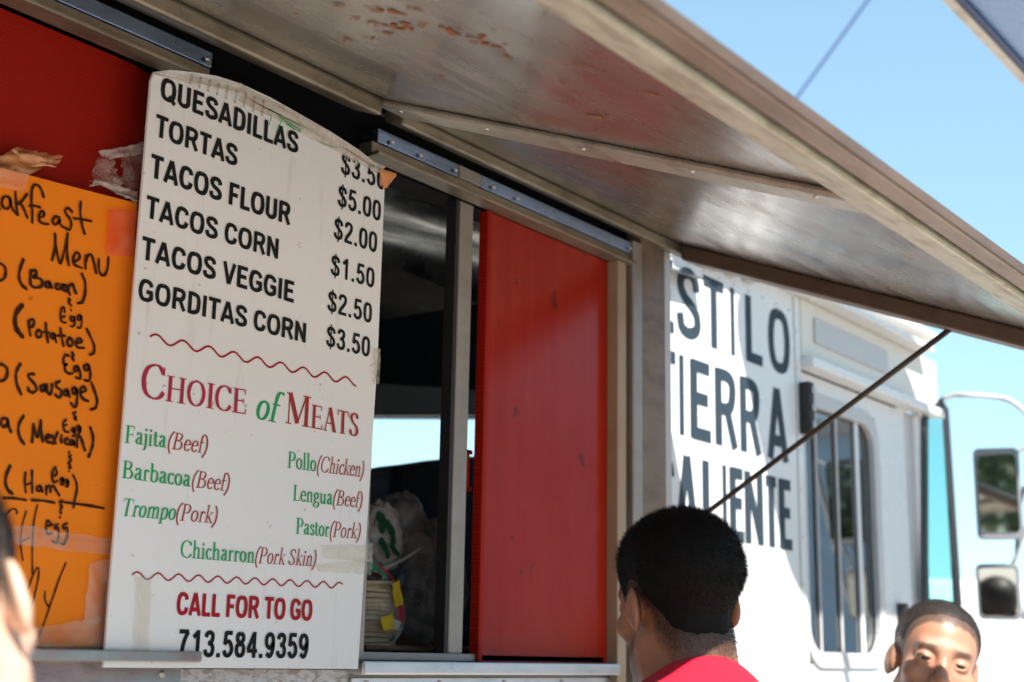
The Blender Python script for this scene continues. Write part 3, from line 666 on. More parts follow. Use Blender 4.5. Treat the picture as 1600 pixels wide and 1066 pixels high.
for k in range(3): bx('hinge_knuckle', M['screw'], hg, 3.268, 3.286, CY-.040, CY-.033, 2.14+.045*k, 2.158+.045*k, bevel=.003)
bx('door_jamb', M['grey_trim'], truck, 4.022, 4.09, CY+.02, CY+.05, .8, 2.304, bevel=.004)
bx('front_pillar', M['white_paint'], truck, 4.091, 4.15, CY+.005, CY+.05, .8, 2.304, bevel=.008)
# front corner: black seal, teal quarter glass, raked screen pillar
q = [onY(x, y, CY) for x, y in ((1441, 646), (1470, 622), (1481, 640), (1502, 948), (1441, 948))]
q2 = [onY(x, y, CY) for x, y in ((1449, 655), (1467, 633), (1473, 645), (1490, 940), (1449, 940))]
ring([(p.x, p.z) for p in q], [(p.x, p.z) for p in q2], CY-.004, CY+.003).build('quarter_window_seal', M['black'], truck, bevel=.002)
MB().prism([(p.x, p.z) for p in q2], CY-.001, CY+.001).build('quarter_window_glass', M['glass_teal'], truck)
xf = q[3].x
bx('cab_front_panel', M['white_paint'], truck, 4.15, xf+.01, CY, CY+.05, .8, q[3].z-.003, bevel=.01)
MB().hexa([(xf-.01, CY, 1.70), (xf+.03, CY+.02, 1.70), (xf+.03, 1.2, 1.70), (xf-.01, 1.2, 1.70)], [(4.27, CY, 2.33), (4.30, CY+.02, 2.33), (4.30, 1.2, 2.33), (4.27, 1.2, 2.33)]) if 0 else None
bx('cab_front', M['white_paint'], truck, 4.17, 4.45, CY+.06, 1.25, .8, 1.68, bevel=.02)
bx('cab_roof_front', M['white_paint'], truck, 4.14, 4.28, CY+.051, 1.25, 2.34, 2.66, bevel=.02)
MB().hexa([(xf+.0, 1.16, 1.68), (xf+.04, 1.16, 1.68), (xf+.04, 1.22, 1.68), (xf+.0, 1.22, 1.68)], [(4.22, 1.16, 2.34), (4.26, 1.16, 2.34), (4.26, 1.22, 2.34), (4.22, 1.22, 2.34)]).build('screen_pillar', M['white_paint'], truck)
bx('cab_floor', M['dark'], truck, 4.06, 4.3, CY+.06, 1.2, .8, .85)
st = empty('x', (0,0,0), None, None) if 0 else None
s_ = MB().prism(rrect(4.07, 4.14, 1.3, 2.13, .03), .16, 1.12).build('glass_tone_panel', M['tone_blue'], truck, bevel=.02)  # plain blue panel added behind the door glass to tint it blue
# mirror arm, mirrors
arm = [onY(1474, 622, CY-.01), atD(1500, 617, 4.22), atD(1560, 621, 4.2), atD(1590, 634, 4.15), atD(1612, 665, 4.1), atD(1618, 760, 4.1), atD(1614, 900, 4.1), atD(1600, 968, 4.1)]
arm = [Vector(p) for p in cr([tuple(p) for p in arm], 6)]
am = MB().tube(arm, .008, 8).build('mirror_arm', M['grey_trim'], truck, smooth=True)
def mirror(px0, px1, py0, py1, d, nn=(-.93, -.33, -.04)):
    c = atD((px0+px1)/2, (py0+py1)/2, d); w = (px1-px0)/FPX*d/2; h = (py1-py0)/FPX*d/2
    n = Vector(nn).normalized(); r = Vector((0, 0, 1)).cross(n).normalized() * -1; u = n.cross(r) * -1
    if u.z < 0: u = -u
    w /= abs(r.dot(Vector((.6036, -.7971, .018))))
    def sl(s, k0, k1, rad, name, mat, par):
        pts = rrect(-w*s, w*s, -h*s, h*s, rad); b = MB(); N = len(pts)
        for k in (k0, k1): b.v += [tuple(c + r*p[0] + u*p[1] + n*k) for p in pts]
        b.f = [tuple(range(N)), tuple(range(N, 2*N))[::-1]] + [(i, i+N, (i+1) % N+N, (i+1) % N) for i in range(N)]
        return b.build(name, mat, par, bevel=.003)
    sh = sl(1.0, -.04, 0., .018, 'mirror_shell', simple('mirror_shell_grey', (.16, .17, .19), .4), truck)
    sl(.86, .0005, .003, .012, 'mirror_glass', M['mirror'], sh)
    return c
c1 = mirror(1527, 1592, 700, 842, 4.1); c2 = mirror(1530, 1590, 882, 968, 4.1, (-.955, -.268, -.075))
MB().tube([c1 + Vector((.03, -.02, .1)), arm[26]], .006).build('mirror_bracket', M['alu'], am)
MB().tube([c2 + Vector((.03, -.02, .03)), arm[31]], .006).build('mirror_bracket', M['alu'], am)
MB().tube([atD(1600, 760, 4.15), atD(1592, 800, 4.15), atD(1588, 870, 4.15), atD(1576, 892, 4.15)], .005).build('mirror_cable', M['black'], am)
# wheels and lower body, out of the picture but part of the truck
bx('skirt', M['white_paint'], truck, X0, 4.4, .02, .06, .45, .74, bevel=.01)
for xw in (-.8, 3.75):
    for yw in (.05, 1.05):
        wv = MB(); pts = [(xw+.37*math.cos(k*math.pi/12), .37+.37*math.sin(k*math.pi/12)) for k in range(24)]
        w_ = wv.prism(pts, yw-.0, yw+.2).build('wheel', M['black'], truck, bevel=.02)
        MB().prism([(xw+.2*math.cos(k*math.pi/12), .37+.2*math.sin(k*math.pi/12)) for k in range(24)], yw-.012, yw-.002).build('rim', M['grey_trim'], w_)
# lettering on the cab wall
def letters(base, top, items, Y=CY-.0015):
    for ch, xl, xr, ym in items:
        a = onY(xl, ym, Y).x; c = onY(xr, ym, Y).x; h = top-base; wt = .178*h
        adv, parts = SG[ch]; lo, hi = {'I': (.06, .26), 'T': (.03, .63), 'L': (.08, .57), 'E': (.08, .61), 'R': (.08, .70), 'A': (.02, .72), 'N': (.08, .69)}.get(ch, (.06, adv-.06))
        kx = (c-a)/(hi-lo); fl = Flat(.0001)
        sans_strokes(fl, ch, (lambda u, v: (a + (u-lo)*kx, base + v*h)), kx, wt if ch not in 'I' else min(wt, (c-a)))
        me = bpy.data.meshes.new('lettering'); me.from_pydata([(v[0], Y+v[2], v[1]) for v in fl.v], [], fl.f); me.update()
        link('lettering', me, M['letter'], truck)
letters(2.268, 2.436, [('E', 1015, 1052, 460), ('S', 1059, 1093, 470), ('T', 1100, 1131, 490), ('I', 1142, 1148, 505), ('L', 1166, 1191, 525), ('O', 1202, 1233, 530)])
letters(2.040, 2.223, [('T', 1022, 1056, 600), ('I', 1062, 1069, 625), ('E', 1080, 1110, 635), ('R', 1119, 1150, 645), ('R', 1158, 1187, 655), ('A', 1200, 1230, 665)])
letters(1.822, 1.995, [('C', 1015, 1053, 780), ('A', 1059, 1089, 790), ('L', 1100, 1122, 795), ('I', 1130, 1136, 800), ('E', 1143, 1162, 805), ('N', 1166, 1192, 810), ('T', 1198, 1214, 815), ('E', 1220, 1237, 818)])

# ------------------------------------------------------------------ menu board
SY = -.040
board = empty('menu_board', (1.3, SY, 1.53), 'tall white menu board listing quesadillas, tacos and meats, taped up left of the open window', 'menu board')
edge = [(1.070, 1.528)] + [(1.069, 2.29), (1.073, 2.303)] + [(1.10, 2.316), (1.136, 2.326), (1.18, 2.336), (1.222, 2.340), (1.28, 2.339), (1.342, 2.333), (1.41, 2.326), (1.468, 2.317), (1.51, 2.306), (1.531, 2.296)] + [(1.531, 2.0), (1.516, 1.528)]
# shift to plane SY along the line of sight, then a solid 4 mm sheet
edge = [tuple((CAM[i] + (q[k]-CAM[i])*((SY-CAM[1])/(-.02-CAM[1]))) for i, k in ((0, 0), (2, 1))) for q in edge]
sh = MB().prism(edge, SY, SY+.004).build('sheet', M['white_sheet'], board)
bx('wood_batten', M['alu_dull'], truck, 1.06, 1.51, SY+.006, SY+.016, 1.60, 1.63) 
ty = SY-.0006
for txt, a, c, cp in (('QUESADILLAS', (251,157), (464,238), (251,157,121)), ('TORTAS', (243,214), (369,259), (243,214,179)),
        ('TACOS FLOUR', (235,279), (452,350), (235,279,242)), ('TACOS CORN', (228,341), (434,404), (228,341,306)),
        ('TACOS VEGGIE', (221,407), (458,471), (221,407,371)), ('GORDITAS CORN', (216,471), (477,534), (216,471,436))):
    sans(txt, a, c, cp, ty, M['ink'], board, .215)
for txt, a, c, cp in (('$3.50', (533,273), (601,297), (560,282,248)), ('$5.00', (528,323), (594,346), (540,327,293)), ('$2.00', (522,371), (588,398), (540,379,345)),
        ('$1.50', (517,431), (584,450), (530,434,401)), ('$2.50', (512,486), (580,506), (530,491,458)), ('$3.50', (510,541), (577,559), (530,547,514))):
    sans(txt, a, c, cp, ty, M['ink'], board, .17)
sans('CALL FOR TO GO', (276,962), (486,969), (276,962,926), ty, M['ink_red'], board, .21)
sans('713.584.9359', (277,1028), (480,1028), (277,1028,985), ty, M['ink'], board, .185)
serif('CHOICE', (218,620), (384,648), (218,622,567), ty, M['ink_crimson'], board, small=.76, weight=1.15)
serif('of', (397,653), (432,661), (397,653,607), ty, M['ink_green'], board, shear=.22, weight=1.0)
serif('MEATS', (445,661), (560,683), (445,661,612), ty, M['ink_brick'], board, small=.77, weight=1.15)
def item(a, c, pa, pc, w1, w2, cap, sh1=0.):
    serif(w1, a, c, cap, ty, M['ink_green'], board, weight=1.05, shear=sh1); serif(w2, pa, pc, cap, ty, M['ink_brick'], board, shear=.18, weight=.8)
item((194,692), (259,700), (260,701), (323,709), 'Fajita', '(Beef)', (194,692,664))
item((190,747), (297,761), (298,761), (357,768), 'Barbacoa', '(Beef)', (190,747,719))
item((188,806), (273,813), (273,813), (338,818), 'Trompo', '(Pork)', (188,806,778), .15)
item((449,731), (494,737), (494,737), (567,746), 'Pollo', '(Chicken)', (449,731,705))
item((457,782), (519,789), (519,789), (565,794), 'Lengua', '(Beef)', (457,782,757))
item((462,834), (514,839), (514,839), (562,842), 'Pastor', '(Pork)', (462,834,809))
item((281,871), (397,880), (397,880), (492,885), 'Chicharron', '(Pork Skin)', (281,871,844))
def wave(a, c, cyc, amp, w, ph, y):
    A = onY(*a, y); B = onY(*c, y); fl = Flat(); N = int(cyc*14); P = []
    for i in range(N+1):
        s_ = i/N; P.append((A.x+(B.x-A.x)*s_, A.z+(B.z-A.z)*s_ + amp*math.sin(2*math.pi*cyc*s_+ph)))
    fl.stroke(P, w); me = bpy.data.meshes.new('wavy_line'); me.from_pydata([(v[0], y+v[2], v[1]) for v in fl.v], [], fl.f); me.update()
    return link('wavy_line', me, M['ink_red'], board)
wave((235,527), (556,598), 8.7, .0052, .0028, .2, ty)
wave((207,899), (535,915), 11.4, .0042, .0022, .2, ty)

def patch(name, pts, Y, mat, parent, amp=.002, seed=0, n=9, thick=0, label=None):
    """crinkled film: quad of four pixel corners (tl,tr,br,bl) on plane Y, subdivided and creased"""
    r_ = np.random.default_rng(seed); P = [onY(*p, Y) for p in pts]; v = []; f = []
    z_ = r_.normal(0, 1, (n+1, n+1)); ph = r_.uniform(0, 6, 4)
    for i in range(n+1):
        for j in range(n+1):
            u, w = j/n, i/n; p = (P[0]*(1-u)+P[1]*u)*(1-w) + (P[3]*(1-u)+P[2]*u)*w
            jit = Vector((r_.normal(0, .0007), 0, r_.normal(0, .0007))) if (i in (0, n) or j in (0, n)) else Vector((0, 0, 0))
            dy = amp*(.35 + .12*z_[i, j] + .55*math.sin(5*u+3*w+ph[0])*math.sin(7*w-4*u+ph[1]))
            v.append(tuple(p + jit + Vector((0, -abs(dy), 0))))
    for i in range(n):
        for j in range(n): k = i*(n+1)+j; f.append((k, k+1, k+n+2, k+n+1))
    return MB().add(v, f).build(name, mat, parent, smooth=True, label=label)
ty2 = SY-.003
patch('tape', [(238,112), (378,132), (376,150), (240,118)], ty2, M['tape_milky'], board, .003, 1)
patch('tape', [(375,131), (470,180), (468,204), (372,160)], ty2, M['tape_milky'], board, .003, 2)
patch('tape', [(470,180), (600,262), (590,272), (464,206)], ty2, M['tape_milky'], board, .003, 3)
patch('tape', [(500,853), (582,850), (581,880), (505,872)], ty2, M['tape'], board, .003, 4)
patch('tape', [(490,882), (580,872), (579,899), (498,893)], ty2, M['tape'], board, .003, 5)
patch('tape', [(213,900), (238,903), (232,1020), (207,1018)], ty2, M['tape'], board, .0015, 6)
patch('tape', [(585,545), (595,545), (592,600), (583,600)], ty2, M['tape_milky'], board, .001, 7, label='pale clip on the right edge of the board')
patch('tape', [(592,262), (619,272), (604,293), (597,296)], ty2, simple('orange_tape', (.75, .30, .12), .5), board, .003, 8, 5, label='torn orange tape on the top right corner')
# print mirrored in the folded tape along the top: reflection drawn as strokes
fl = [((385,152),(470,196),.0012,'ink_brick'), ((420,170),(478,200),.0014,'ink_green'), ((436,182),(470,203),.0022,'ink_green'), ((448,194),(470,206),.0022,'ink_green'), ((500,222),(528,231),.0012,'ink_green'), ((540,232),(575,255),.0010,'ink_brick'), ((402,162),(440,180),.0010,'ink_brick'), ((425,178),(420,196),.0015,'ink_green'), ((440,186),(434,204),.0015,'ink_green')]
for a, c, w, mm in fl:
    pen([[a, ((a[0]+c[0])/2, (a[1]+c[1])/2+1), c]], ty2-.0045, w, M[mm], board, 'print_reflection')
t_ = NT('ghost_reflection'); tr_ = t_.n('ShaderNodeBsdfTransparent'); mx_ = t_.n('ShaderNodeMixShader'); mx_.inputs[0].default_value = .35; t_.set((.12,.11,.1), .5); t_.l(tr_.outputs[0], mx_.inputs[1]); t_.l(t_.b.outputs[0], mx_.inputs[2]); t_.l(mx_.outputs[0], t_.out.inputs[0])
for i in range(9):
    x = 300 + 14*i; y = 117 + 4.2*i + (i*i)*.12
    pen([[(x, y), (x-3, y+14+i)]], ty2-.0035, .0045, t_.m, board, 'print_reflection', smooth=False)

# ------------------------------------------------------------------ orange poster
OY = -.018
poster = empty('orange_poster', (.9, OY, 1.55), 'orange card with handwritten breakfast menu in black marker, left of the white menu board', 'poster')
pts = [onY(*p, OY) for p in ((0,262), (106,290), (214,318), (205,480), (187,750), (160,1013), (0,1013))]
pts = [(p.x, p.z) for p in pts]; lx = pts[0][0]; pts = [(lx-.42, pts[0][1]-.004)] + pts[:6] + [(lx-.40, pts[5][1])]
MB().prism(pts, OY, OY+.0012).build('card', M['orange_card'], poster)
A_ = lambda s: [(x/4.845, 260+y/4.845) for x, y in s]
B_ = lambda s: [(x/5.922, 470+y/5.922) for x, y in s]
C_ = lambda s: [(x/5.922, 640+y/5.922) for x, y in s]
D_ = lambda s: [(x/4.845, 820+y/4.845) for x, y in s]
hw = -.0195; mk = M['marker']
words = [ # each list of strokes is one written word
 (A_, .0036, [[(-60,330),(-10,325),(0,322)], [(70,235),(35,228),(15,265),(25,310),(60,320),(80,285),(75,240),(85,290),(105,340),(135,365)],
   [(118,195),(122,270),(132,365)], [(205,210),(165,265),(128,290)], [(150,275),(180,320),(207,388)], [(330,230),(310,170),(275,138),(245,165),(238,250),(245,340),(245,425)], [(222,300),(260,300),(300,310)],
   [(295,385),(325,380),(335,355),(315,340),(295,370),(300,415),(330,435),(370,438)], [(450,385),(415,385),(398,415),(410,440),(438,430),(452,400),(455,435),(475,460)],
   [(545,345),(520,318),(495,330),(500,360),(530,400),(540,445),(525,480),(490,465)], [(612,270),(608,340),(618,430),(640,510)], [(560,395),(620,402),(690,415)]]),
 (A_, .0036, [[(395,710),(410,650),(420,580),(418,515)], [(418,515),(425,600),(440,690),(458,735),(475,690),(500,590),(514,510)], [(514,510),(508,600),(512,690),(522,750)],
   [(560,725),(600,700),(600,665),(575,655),(555,700),(565,745),(620,770)], [(655,675),(648,720),(648,775)], [(650,720),(665,680),(690,668),(710,720),(728,808)], [(750,705),(748,770),(765,820),(795,820),(815,770),(822,690)]]),
 (A_, .0036, [[(-30,745),(0,735),(35,760),(45,800),(30,850),(-10,868)]]),
 (A_, .0040, [[(178,708),(155,770),(145,840),(165,895),(202,930)], [(235,790),(230,840),(232,895)], [(232,795),(270,788),(275,820),(250,840),(300,850),(325,885),(300,915),(255,915),(230,890)],
   [(375,875),(350,880),(345,910),(370,915),(378,885),(392,918)], [(440,890),(425,900),(425,925),(450,930),(465,905),(482,900),(475,935),(495,940),(510,915),(500,900),(482,905)], [(520,955),(520,915),(550,890),(560,920),(575,960)],
   [(620,815),(645,880),(645,960),(625,1025),(590,1038)]]),
 (A_, .0030, [[(530,970),(530,974)], [(520,1000),(535,1012),(518,1025),(532,1045),(540,1056)]]),
 (B_, .0030, [[(600,105),(590,60),(568,80),(562,150),(575,195),(612,205)], [(570,155),(600,145)], [(660,85),(660,92)], [(685,150),(660,150),(655,185),(680,185),(688,155),(692,210),(675,240),(655,235)], [(740,130),(718,150),(722,180),(745,170),(748,135),(758,200),(745,250),(722,250)]]),
 (B_, .0060, [[(205,45),(160,100),(140,170),(150,250),(180,300),(210,335)]]),
 (B_, .0036, [[(265,190),(272,250),(282,322)], [(268,190),(300,170),(318,200),(300,240),(275,245)], [(355,270),(335,300),(345,335),(375,335),(385,300),(365,275),(350,275)], [(425,208),(430,290),(445,385)], [(405,290),(450,295)],
   [(495,305),(470,315),(475,345),(500,345),(505,310),(520,382)], [(560,255),(570,330),(588,415)], [(535,325),(600,325)], [(640,345),(622,385),(640,420),(665,415),(670,375),(650,345),(632,350)], [(715,390),(755,380),(745,350),(715,360),(700,400),(725,435),(775,438)],
   [(803,262),(840,340),(872,420),(868,480),(832,502)]]),
 (B_, .0036, [[(635,508),(605,505),(588,545),(595,590),(625,590),(600,600),(608,650),(640,675),(672,672)], [(670,480),(685,505),(665,520),(682,550)], [(720,605),(690,615),(690,650),(715,645),(722,610),(745,680),(740,720),(705,712)], [(815,590),(785,600),(785,640),(812,640),(822,600),(838,680),(825,740),(780,735)]]),
 (B_, .0040, [[(-20,590),(20,590),(60,620),(70,670),(45,730),(0,745)]]),
 (B_, .0038, [[(190,585),(160,640),(148,700),(160,780),(197,868)], [(315,680),(275,680),(268,710),(320,770),(340,820),(310,850),(270,835),(262,805)], [(410,775),(378,795),(385,835),(410,825),(415,785),(425,840)], [(435,775),(440,840),(465,868),(480,830),(482,775)],
   [(555,745),(520,765),(525,800),(565,830),(565,880),(535,895),(515,870)], [(620,825),(592,845),(600,875),(625,868),(628,835),(645,890)], [(695,800),(668,825),(680,860),(705,845),(708,810),(715,900),(705,975),(680,980),(660,950)], [(745,850),(790,835),(785,800),(755,805),(742,850),(765,905),(815,930)],
   [(845,755),(880,850),(900,930),(885,990),(842,1008)]]),
 (C_, .0032, [[(700,25),(680,40),(705,70),(690,80),(708,100)], [(612,95),(590,120),(590,170),(605,205),(635,210)], [(592,150),(620,140)], [(690,170),(668,180),(672,205),(690,200),(692,175),(690,240),(670,245)], [(735,150),(718,165),(722,195),(740,185),(742,155),(745,210)]]),
 (C_, .0038, [[(65,85),(25,85),(10,125),(30,160),(65,140),(75,95),(80,150),(102,205)]]),
 (C_, .0038, [[(218,62),(180,130),(172,200),(190,270),(225,320)], [(298,300),(305,220),(312,135)], [(312,135),(325,200),(345,255),(365,190),(378,100)], [(378,100),(382,200),(395,298)], [(428,265),(458,255),(450,232),(428,250),(430,295),(470,305)], [(482,245),(500,280),(518,318)], [(535,210),(510,270),(488,315)], [(565,268),(568,305)], [(570,240),(570,243)],
   [(625,270),(600,285),(605,315),(635,322)], [(670,285),(645,300),(650,325),(675,320),(680,290),(690,335)], [(712,345),(715,270),(735,205)], [(722,250),(745,255),(765,310),(785,378)], [(835,168),(858,240),(860,320),(840,390),(820,438)]]),
 (C_, .0032, [[(640,395),(640,398)], [(655,425),(640,440),(660,465),(635,500),(650,515),(640,538),(658,540)], [(638,570),(638,573)]]),
 (C_, .0042, [[(95,525),(62,600),(52,680),(75,745),(115,778)]]),
 (C_, .0032, [[(238,585),(230,670),(240,765)], [(298,565),(298,660),(300,770)], [(235,700),(300,675)], [(370,705),(342,725),(350,755),(375,748),(380,715),(392,760)], [(430,710),(428,750),(430,785)], [(430,730),(455,705),(468,725),(468,765)], [(468,730),(495,705),(515,740),(550,795)],
   [(515,535),(488,570),(482,630),(500,675),(530,660)], [(486,620),(520,605),(525,575),(512,535)], [(580,635),(562,645),(565,668),(582,662),(585,640),(582,695),(560,690)], [(625,650),(608,660),(612,685),(628,680),(630,655),(632,705),(610,712)], [(678,610),(705,670),(712,740),(695,820),(680,910)]]),
 (C_, .0034, [[(35,818),(130,822),(240,838)], [(295,838),(400,845),(505,862)], [(550,852),(680,870),(830,890),(960,915)], [(575,840),(560,880),(575,900),(560,930),(565,958)], [(556,995),(556,998)]]),
 (D_, .0030, [[(395,0),(360,-30),(350,20),(355,60),(378,72),(395,60)], [(352,10),(385,5)], [(440,-5),(415,10),(420,30),(440,20),(445,80),(430,138),(400,125)], [(510,-10),(480,5),(485,35),(508,20),(510,80),(485,145),(455,140)]]),
 (D_, .0020, [[(45,-70),(80,-110),(110,-120),(130,-100),(125,-80)], [(200,-100),(175,-20),(158,80),(160,180),(175,270)], [(155,130),(190,115),(225,98)], [(285,-150),(260,-40),(250,60),(245,200),(247,370)]]),
 (D_, .0020, [[(215,485),(250,385),(285,325),(295,360),(285,440),(245,600),(195,725)], [(190,600),(188,700),(210,780),(230,835)], [(345,505),(340,560),(368,620),(385,590)], [(500,290),(450,410),(395,570),(340,730),(265,920)]]),
]
for fn, w, sts in words:
    pen([fn(s) for s in sts], hw, w, mk, poster)
ty3 = OY-.0035
patch('tape', [(0,262), (45,272), (38,300), (-12,290)], ty3, M['tape'], poster, .003, 11)
patch('tape', [(168,328), (214,330), (208,402), (166,398)], ty3, clear('red_orange_tape', (.97,.55,.28), .15, .2), poster, .004, 12)
patch('tape', [(20,820), (190,845), (186,870), (15,850)], ty3, M['tape'], poster, .003, 13, 12)
patch('tape', [(35,985), (172,962), (165,1016), (40,1018)], ty3, M['tape'], poster, .006, 14, 14)
patch('tape', [(140,880), (178,870), (166,975), (128,975)], ty3, M['tape'], poster, .005, 15, 12)
MB().tube([onY(40,1013,OY-.002), onY(100,1014,OY-.002), onY(160,1013,OY-.002)], .0025, 5).build('card_edge', M['brown_post'], poster)
crumple = empty('tape_scrap', onY(40,255,0), 'crumpled amber scrap of tape on the red mesh above the orange poster', 'tape')
patch('film', [(-30,262), (26,230), (92,246), (40,275)], -.004, clear('amber_tape', (.75,.36,.14), .55, .2), crumple, .012, 21, 12)
patch('film', [(20,236), (90,250), (84,262), (30,262)], -.02, clear('amber_tape_b', (.8,.42,.2), .5, .2), crumple, .01, 22, 8)
bagt = empty('plastic_scrap', onY(180,270,0), 'crinkled clear plastic film hanging between the red mesh and the white menu board', 'plastic film')
patch('film', [(150,238), (222,224), (222,240), (170,250)], -.012, M['tape_milky'], bagt, .006, 23, 10)
patch('film', [(146,245), (172,250), (188,292), (136,292)], -.012, M['tape'], bagt, .014, 24, 10)
patch('film', [(136,282), (170,286), (215,300), (212,318)], -.016, M['tape_milky'], bagt, .006, 25, 12)
patch('film', [(188,242), (220,240), (216,300), (186,290)], -.008, M['tape'], bagt, .01, 26, 8)

# ------------------------------------------------------------------ things on the counter inside
def blob(name, mat, parent, c, r, seed=0, amp=.12, n=40, m=26, freq=9, squash=None, label=None):
    """crumpled closed film: a lumpy ball with sharp creases"""
    r_ = np.random.default_rng(seed); K = r_.normal(0, 1, (7, 3)); K /= np.linalg.norm(K, axis=1)[:, None]; ph = r_.uniform(0, 6, 7)
    b = MB().ball((0, 0, 0), 1, n, m); out = []
    for p in b.v:
        p = np.array(p); d = sum(abs(math.sin(freq*(.5+.25*i)*p.dot(K[i])+ph[i]))*(.9**i) for i in range(7))/5
        q = p*(1 + amp*(d-.6)); q = q*np.array(r)
        if squash and q[2] < -squash: q[2] = -squash - .1*(q[2]+squash) * -1
        out.append(tuple(q + np.array(c)))
    b.v = out; return b.build(name, mat, parent, smooth=True, label=label)
cz = 1.554
nb = empty('dark_bundle', (2.75, .62, 1.0), 'rounded navy bundle silhouetted against the bright far window of the kitchen', 'bundle')
c_ = onY(672, 800, .62)
b = MB(); pts = [onY(x, y, .62) for x, y in ((608,790),(606,745),(614,730),(630,726),(665,722),(706,716),(750,712),(760,1000),(706,1000),(650,900),(620,840))]
b.prism([(p.x, p.z) for p in pts], .60, .72).build('cover', M['navy'], nb, bevel=.02)
b = MB().box(pts[5].x-.15, pts[6].x+.25, .62, .70, .84, pts[8].z+.02).build('stand', M['dark'], nb)
pb = onY(655, 890, .30)
big = empty('clear_bag', (pb.x, .30, cz), 'large crumpled clear plastic bag on the counter behind the tortilla pack', 'plastic bag')
blob('bag_film', M['bag'], big, (pb.x+.02, .30, cz+.12), (.085, .07, .13), 3, .35, 60, 44, 9)
p2 = onY(625, 830, .33)
blob('bag_neck', M['bag'], big, (p2.x, .33, p2.z), (.05, .05, .07), 5, .45, 44, 30, 8)
sb = empty('shopping_bag', (onY(600, 880, .24).x, .24, cz+.1), 'white plastic bag with dark green print at the left of the open window', 'plastic bag')
q_ = onY(600, 845, .24)
wbag = blob('bag_film', simple('white_bag_film', (.55, .55, .55), .3), sb, (q_.x-.012, .24, q_.z+.004), (.048, .035, .060), 8, .42, 60, 44, 10)
for i, (pts, w) in enumerate((([(592,806),(598,812),(597,828)], .016), ([(604,818),(613,832),(615,846)], .015), ([(596,846),(602,856),(606,868)], .014), ([(612,852),(618,862),(622,866)], .010))):
    pen([pts], .195, w, simple('dark_green_print_%d' % i, (.01, .09, .04), .5, bump=0), sb, 'green_print')
pen([[(586,892),(610,884),(634,872),(655,858)]], .20, .006, simple('bag_handle_film', (.6, .6, .6), .3), sb, 'bag_handle')
tp = empty('tortilla_pack', (onY(598, 950, .16).x, .16, cz), 'stacked corn tortillas in a printed bag with yellow and red corner', 'tortilla pack')
t = NT('tortilla_edges'); n = t.noise(8, t.coord((1, 1, 22)), 5, .7, .6); t.set(t.ramp(n, [(.3, (.32,.22,.09)), (.55, (.62,.48,.25)), (.75, (.72,.62,.42))]), .4); t.bump(n, .6, .004)
tx, tz = onY(592, 950, .14).x, cz
for k in range(16):
    r0 = .054 + .0045*math.sin(k*2.1) + .003*math.sin(k*5.3)
    b = MB(); ring_ = [(tx-.008+.003*math.sin(k*1.7)+r0*math.cos(a*math.pi/14), .17+r0*math.sin(a*math.pi/14)) for a in range(28)]
    b.v = [(x, y, tz+.0072*k+.001+.05*(x-tx)*math.sin(k*1.3)) for x, y in ring_] + [(x, y, tz+.0072*k+.0068+.05*(x-tx)*math.sin(k*1.3+.5)) for x, y in ring_]
    b.f = [tuple(range(28))[::-1], tuple(range(28, 56))] + [(i, (i+1) % 28, (i+1) % 28+28, i+28) for i in range(28)]
    b.build('tortilla', t.m, tp)
def pblob(a, y, r, col, nm): blob(nm, simple(nm, col, .35), tp, tuple(onY(*a, y)), r, 4, .2, 20, 14)
wrap = blob('bag_film', M['tape'], tp, (tx-.004, .165, tz+.062), (.068, .066, .068), 9, .10, 40, 26, 7)
def pr_(q, y, col, nm, sd): patch(nm, q, y, simple(nm, col, .3), tp, .003, sd, 5)
pr_([(612,912),(624,906),(629,945),(617,950)], .098, (.62, .42, .02), 'yellow_print', 31); pr_([(594,966),(612,958),(616,982),(598,986)], .094, (.66, .46, .03), 'yellow_print', 32)
pr_([(619,944),(629,940),(631,972),(622,976)], .100, (.34, .03, .04), 'red_print', 33); pr_([(614,968),(625,972),(623,984),(613,984)], .097, (.55, .53, .5), 'white_print', 34)
pen([[(578,885),(592,890),(604,902)]], .115, .007, simple('teal_print', (.02, .2, .14), .4, bump=0), tp, 'pack_print')
pen([[(592,884),(604,894),(616,908)]], .114, .004, simple('red_trim_print', (.4, .02, .03), .4, bump=0), tp, 'pack_print')
tr = empty('brown_tray', (1.85, .14, cz), 'flat brown paper tray on the counter just inside the window', 'tray')
b = MB(); v = []; f = []
for i in range(9):
    for j in range(21): v.append((1.62+.44*j/20, .065+.22*i/8, cz+.004+.014*abs(math.sin(j*.9+i*.5))*(i/8)+(.02 if i == 8 else 0)))
for i in range(8):
    for j in range(20): k = i*21+j; f.append((k, k+1, k+22, k+21))
tm = simple('brown_paper', (.10, .055, .035), .6, dirt=(.3, .2, .14)); b.add(v, f).build('paper', tm, tr)
MB().tube([(1.62, .066, cz+.006), (1.84, .062, cz+.004), (2.05, .064, cz+.008)], .004, 6).build('rolled_edge', tm, tr)

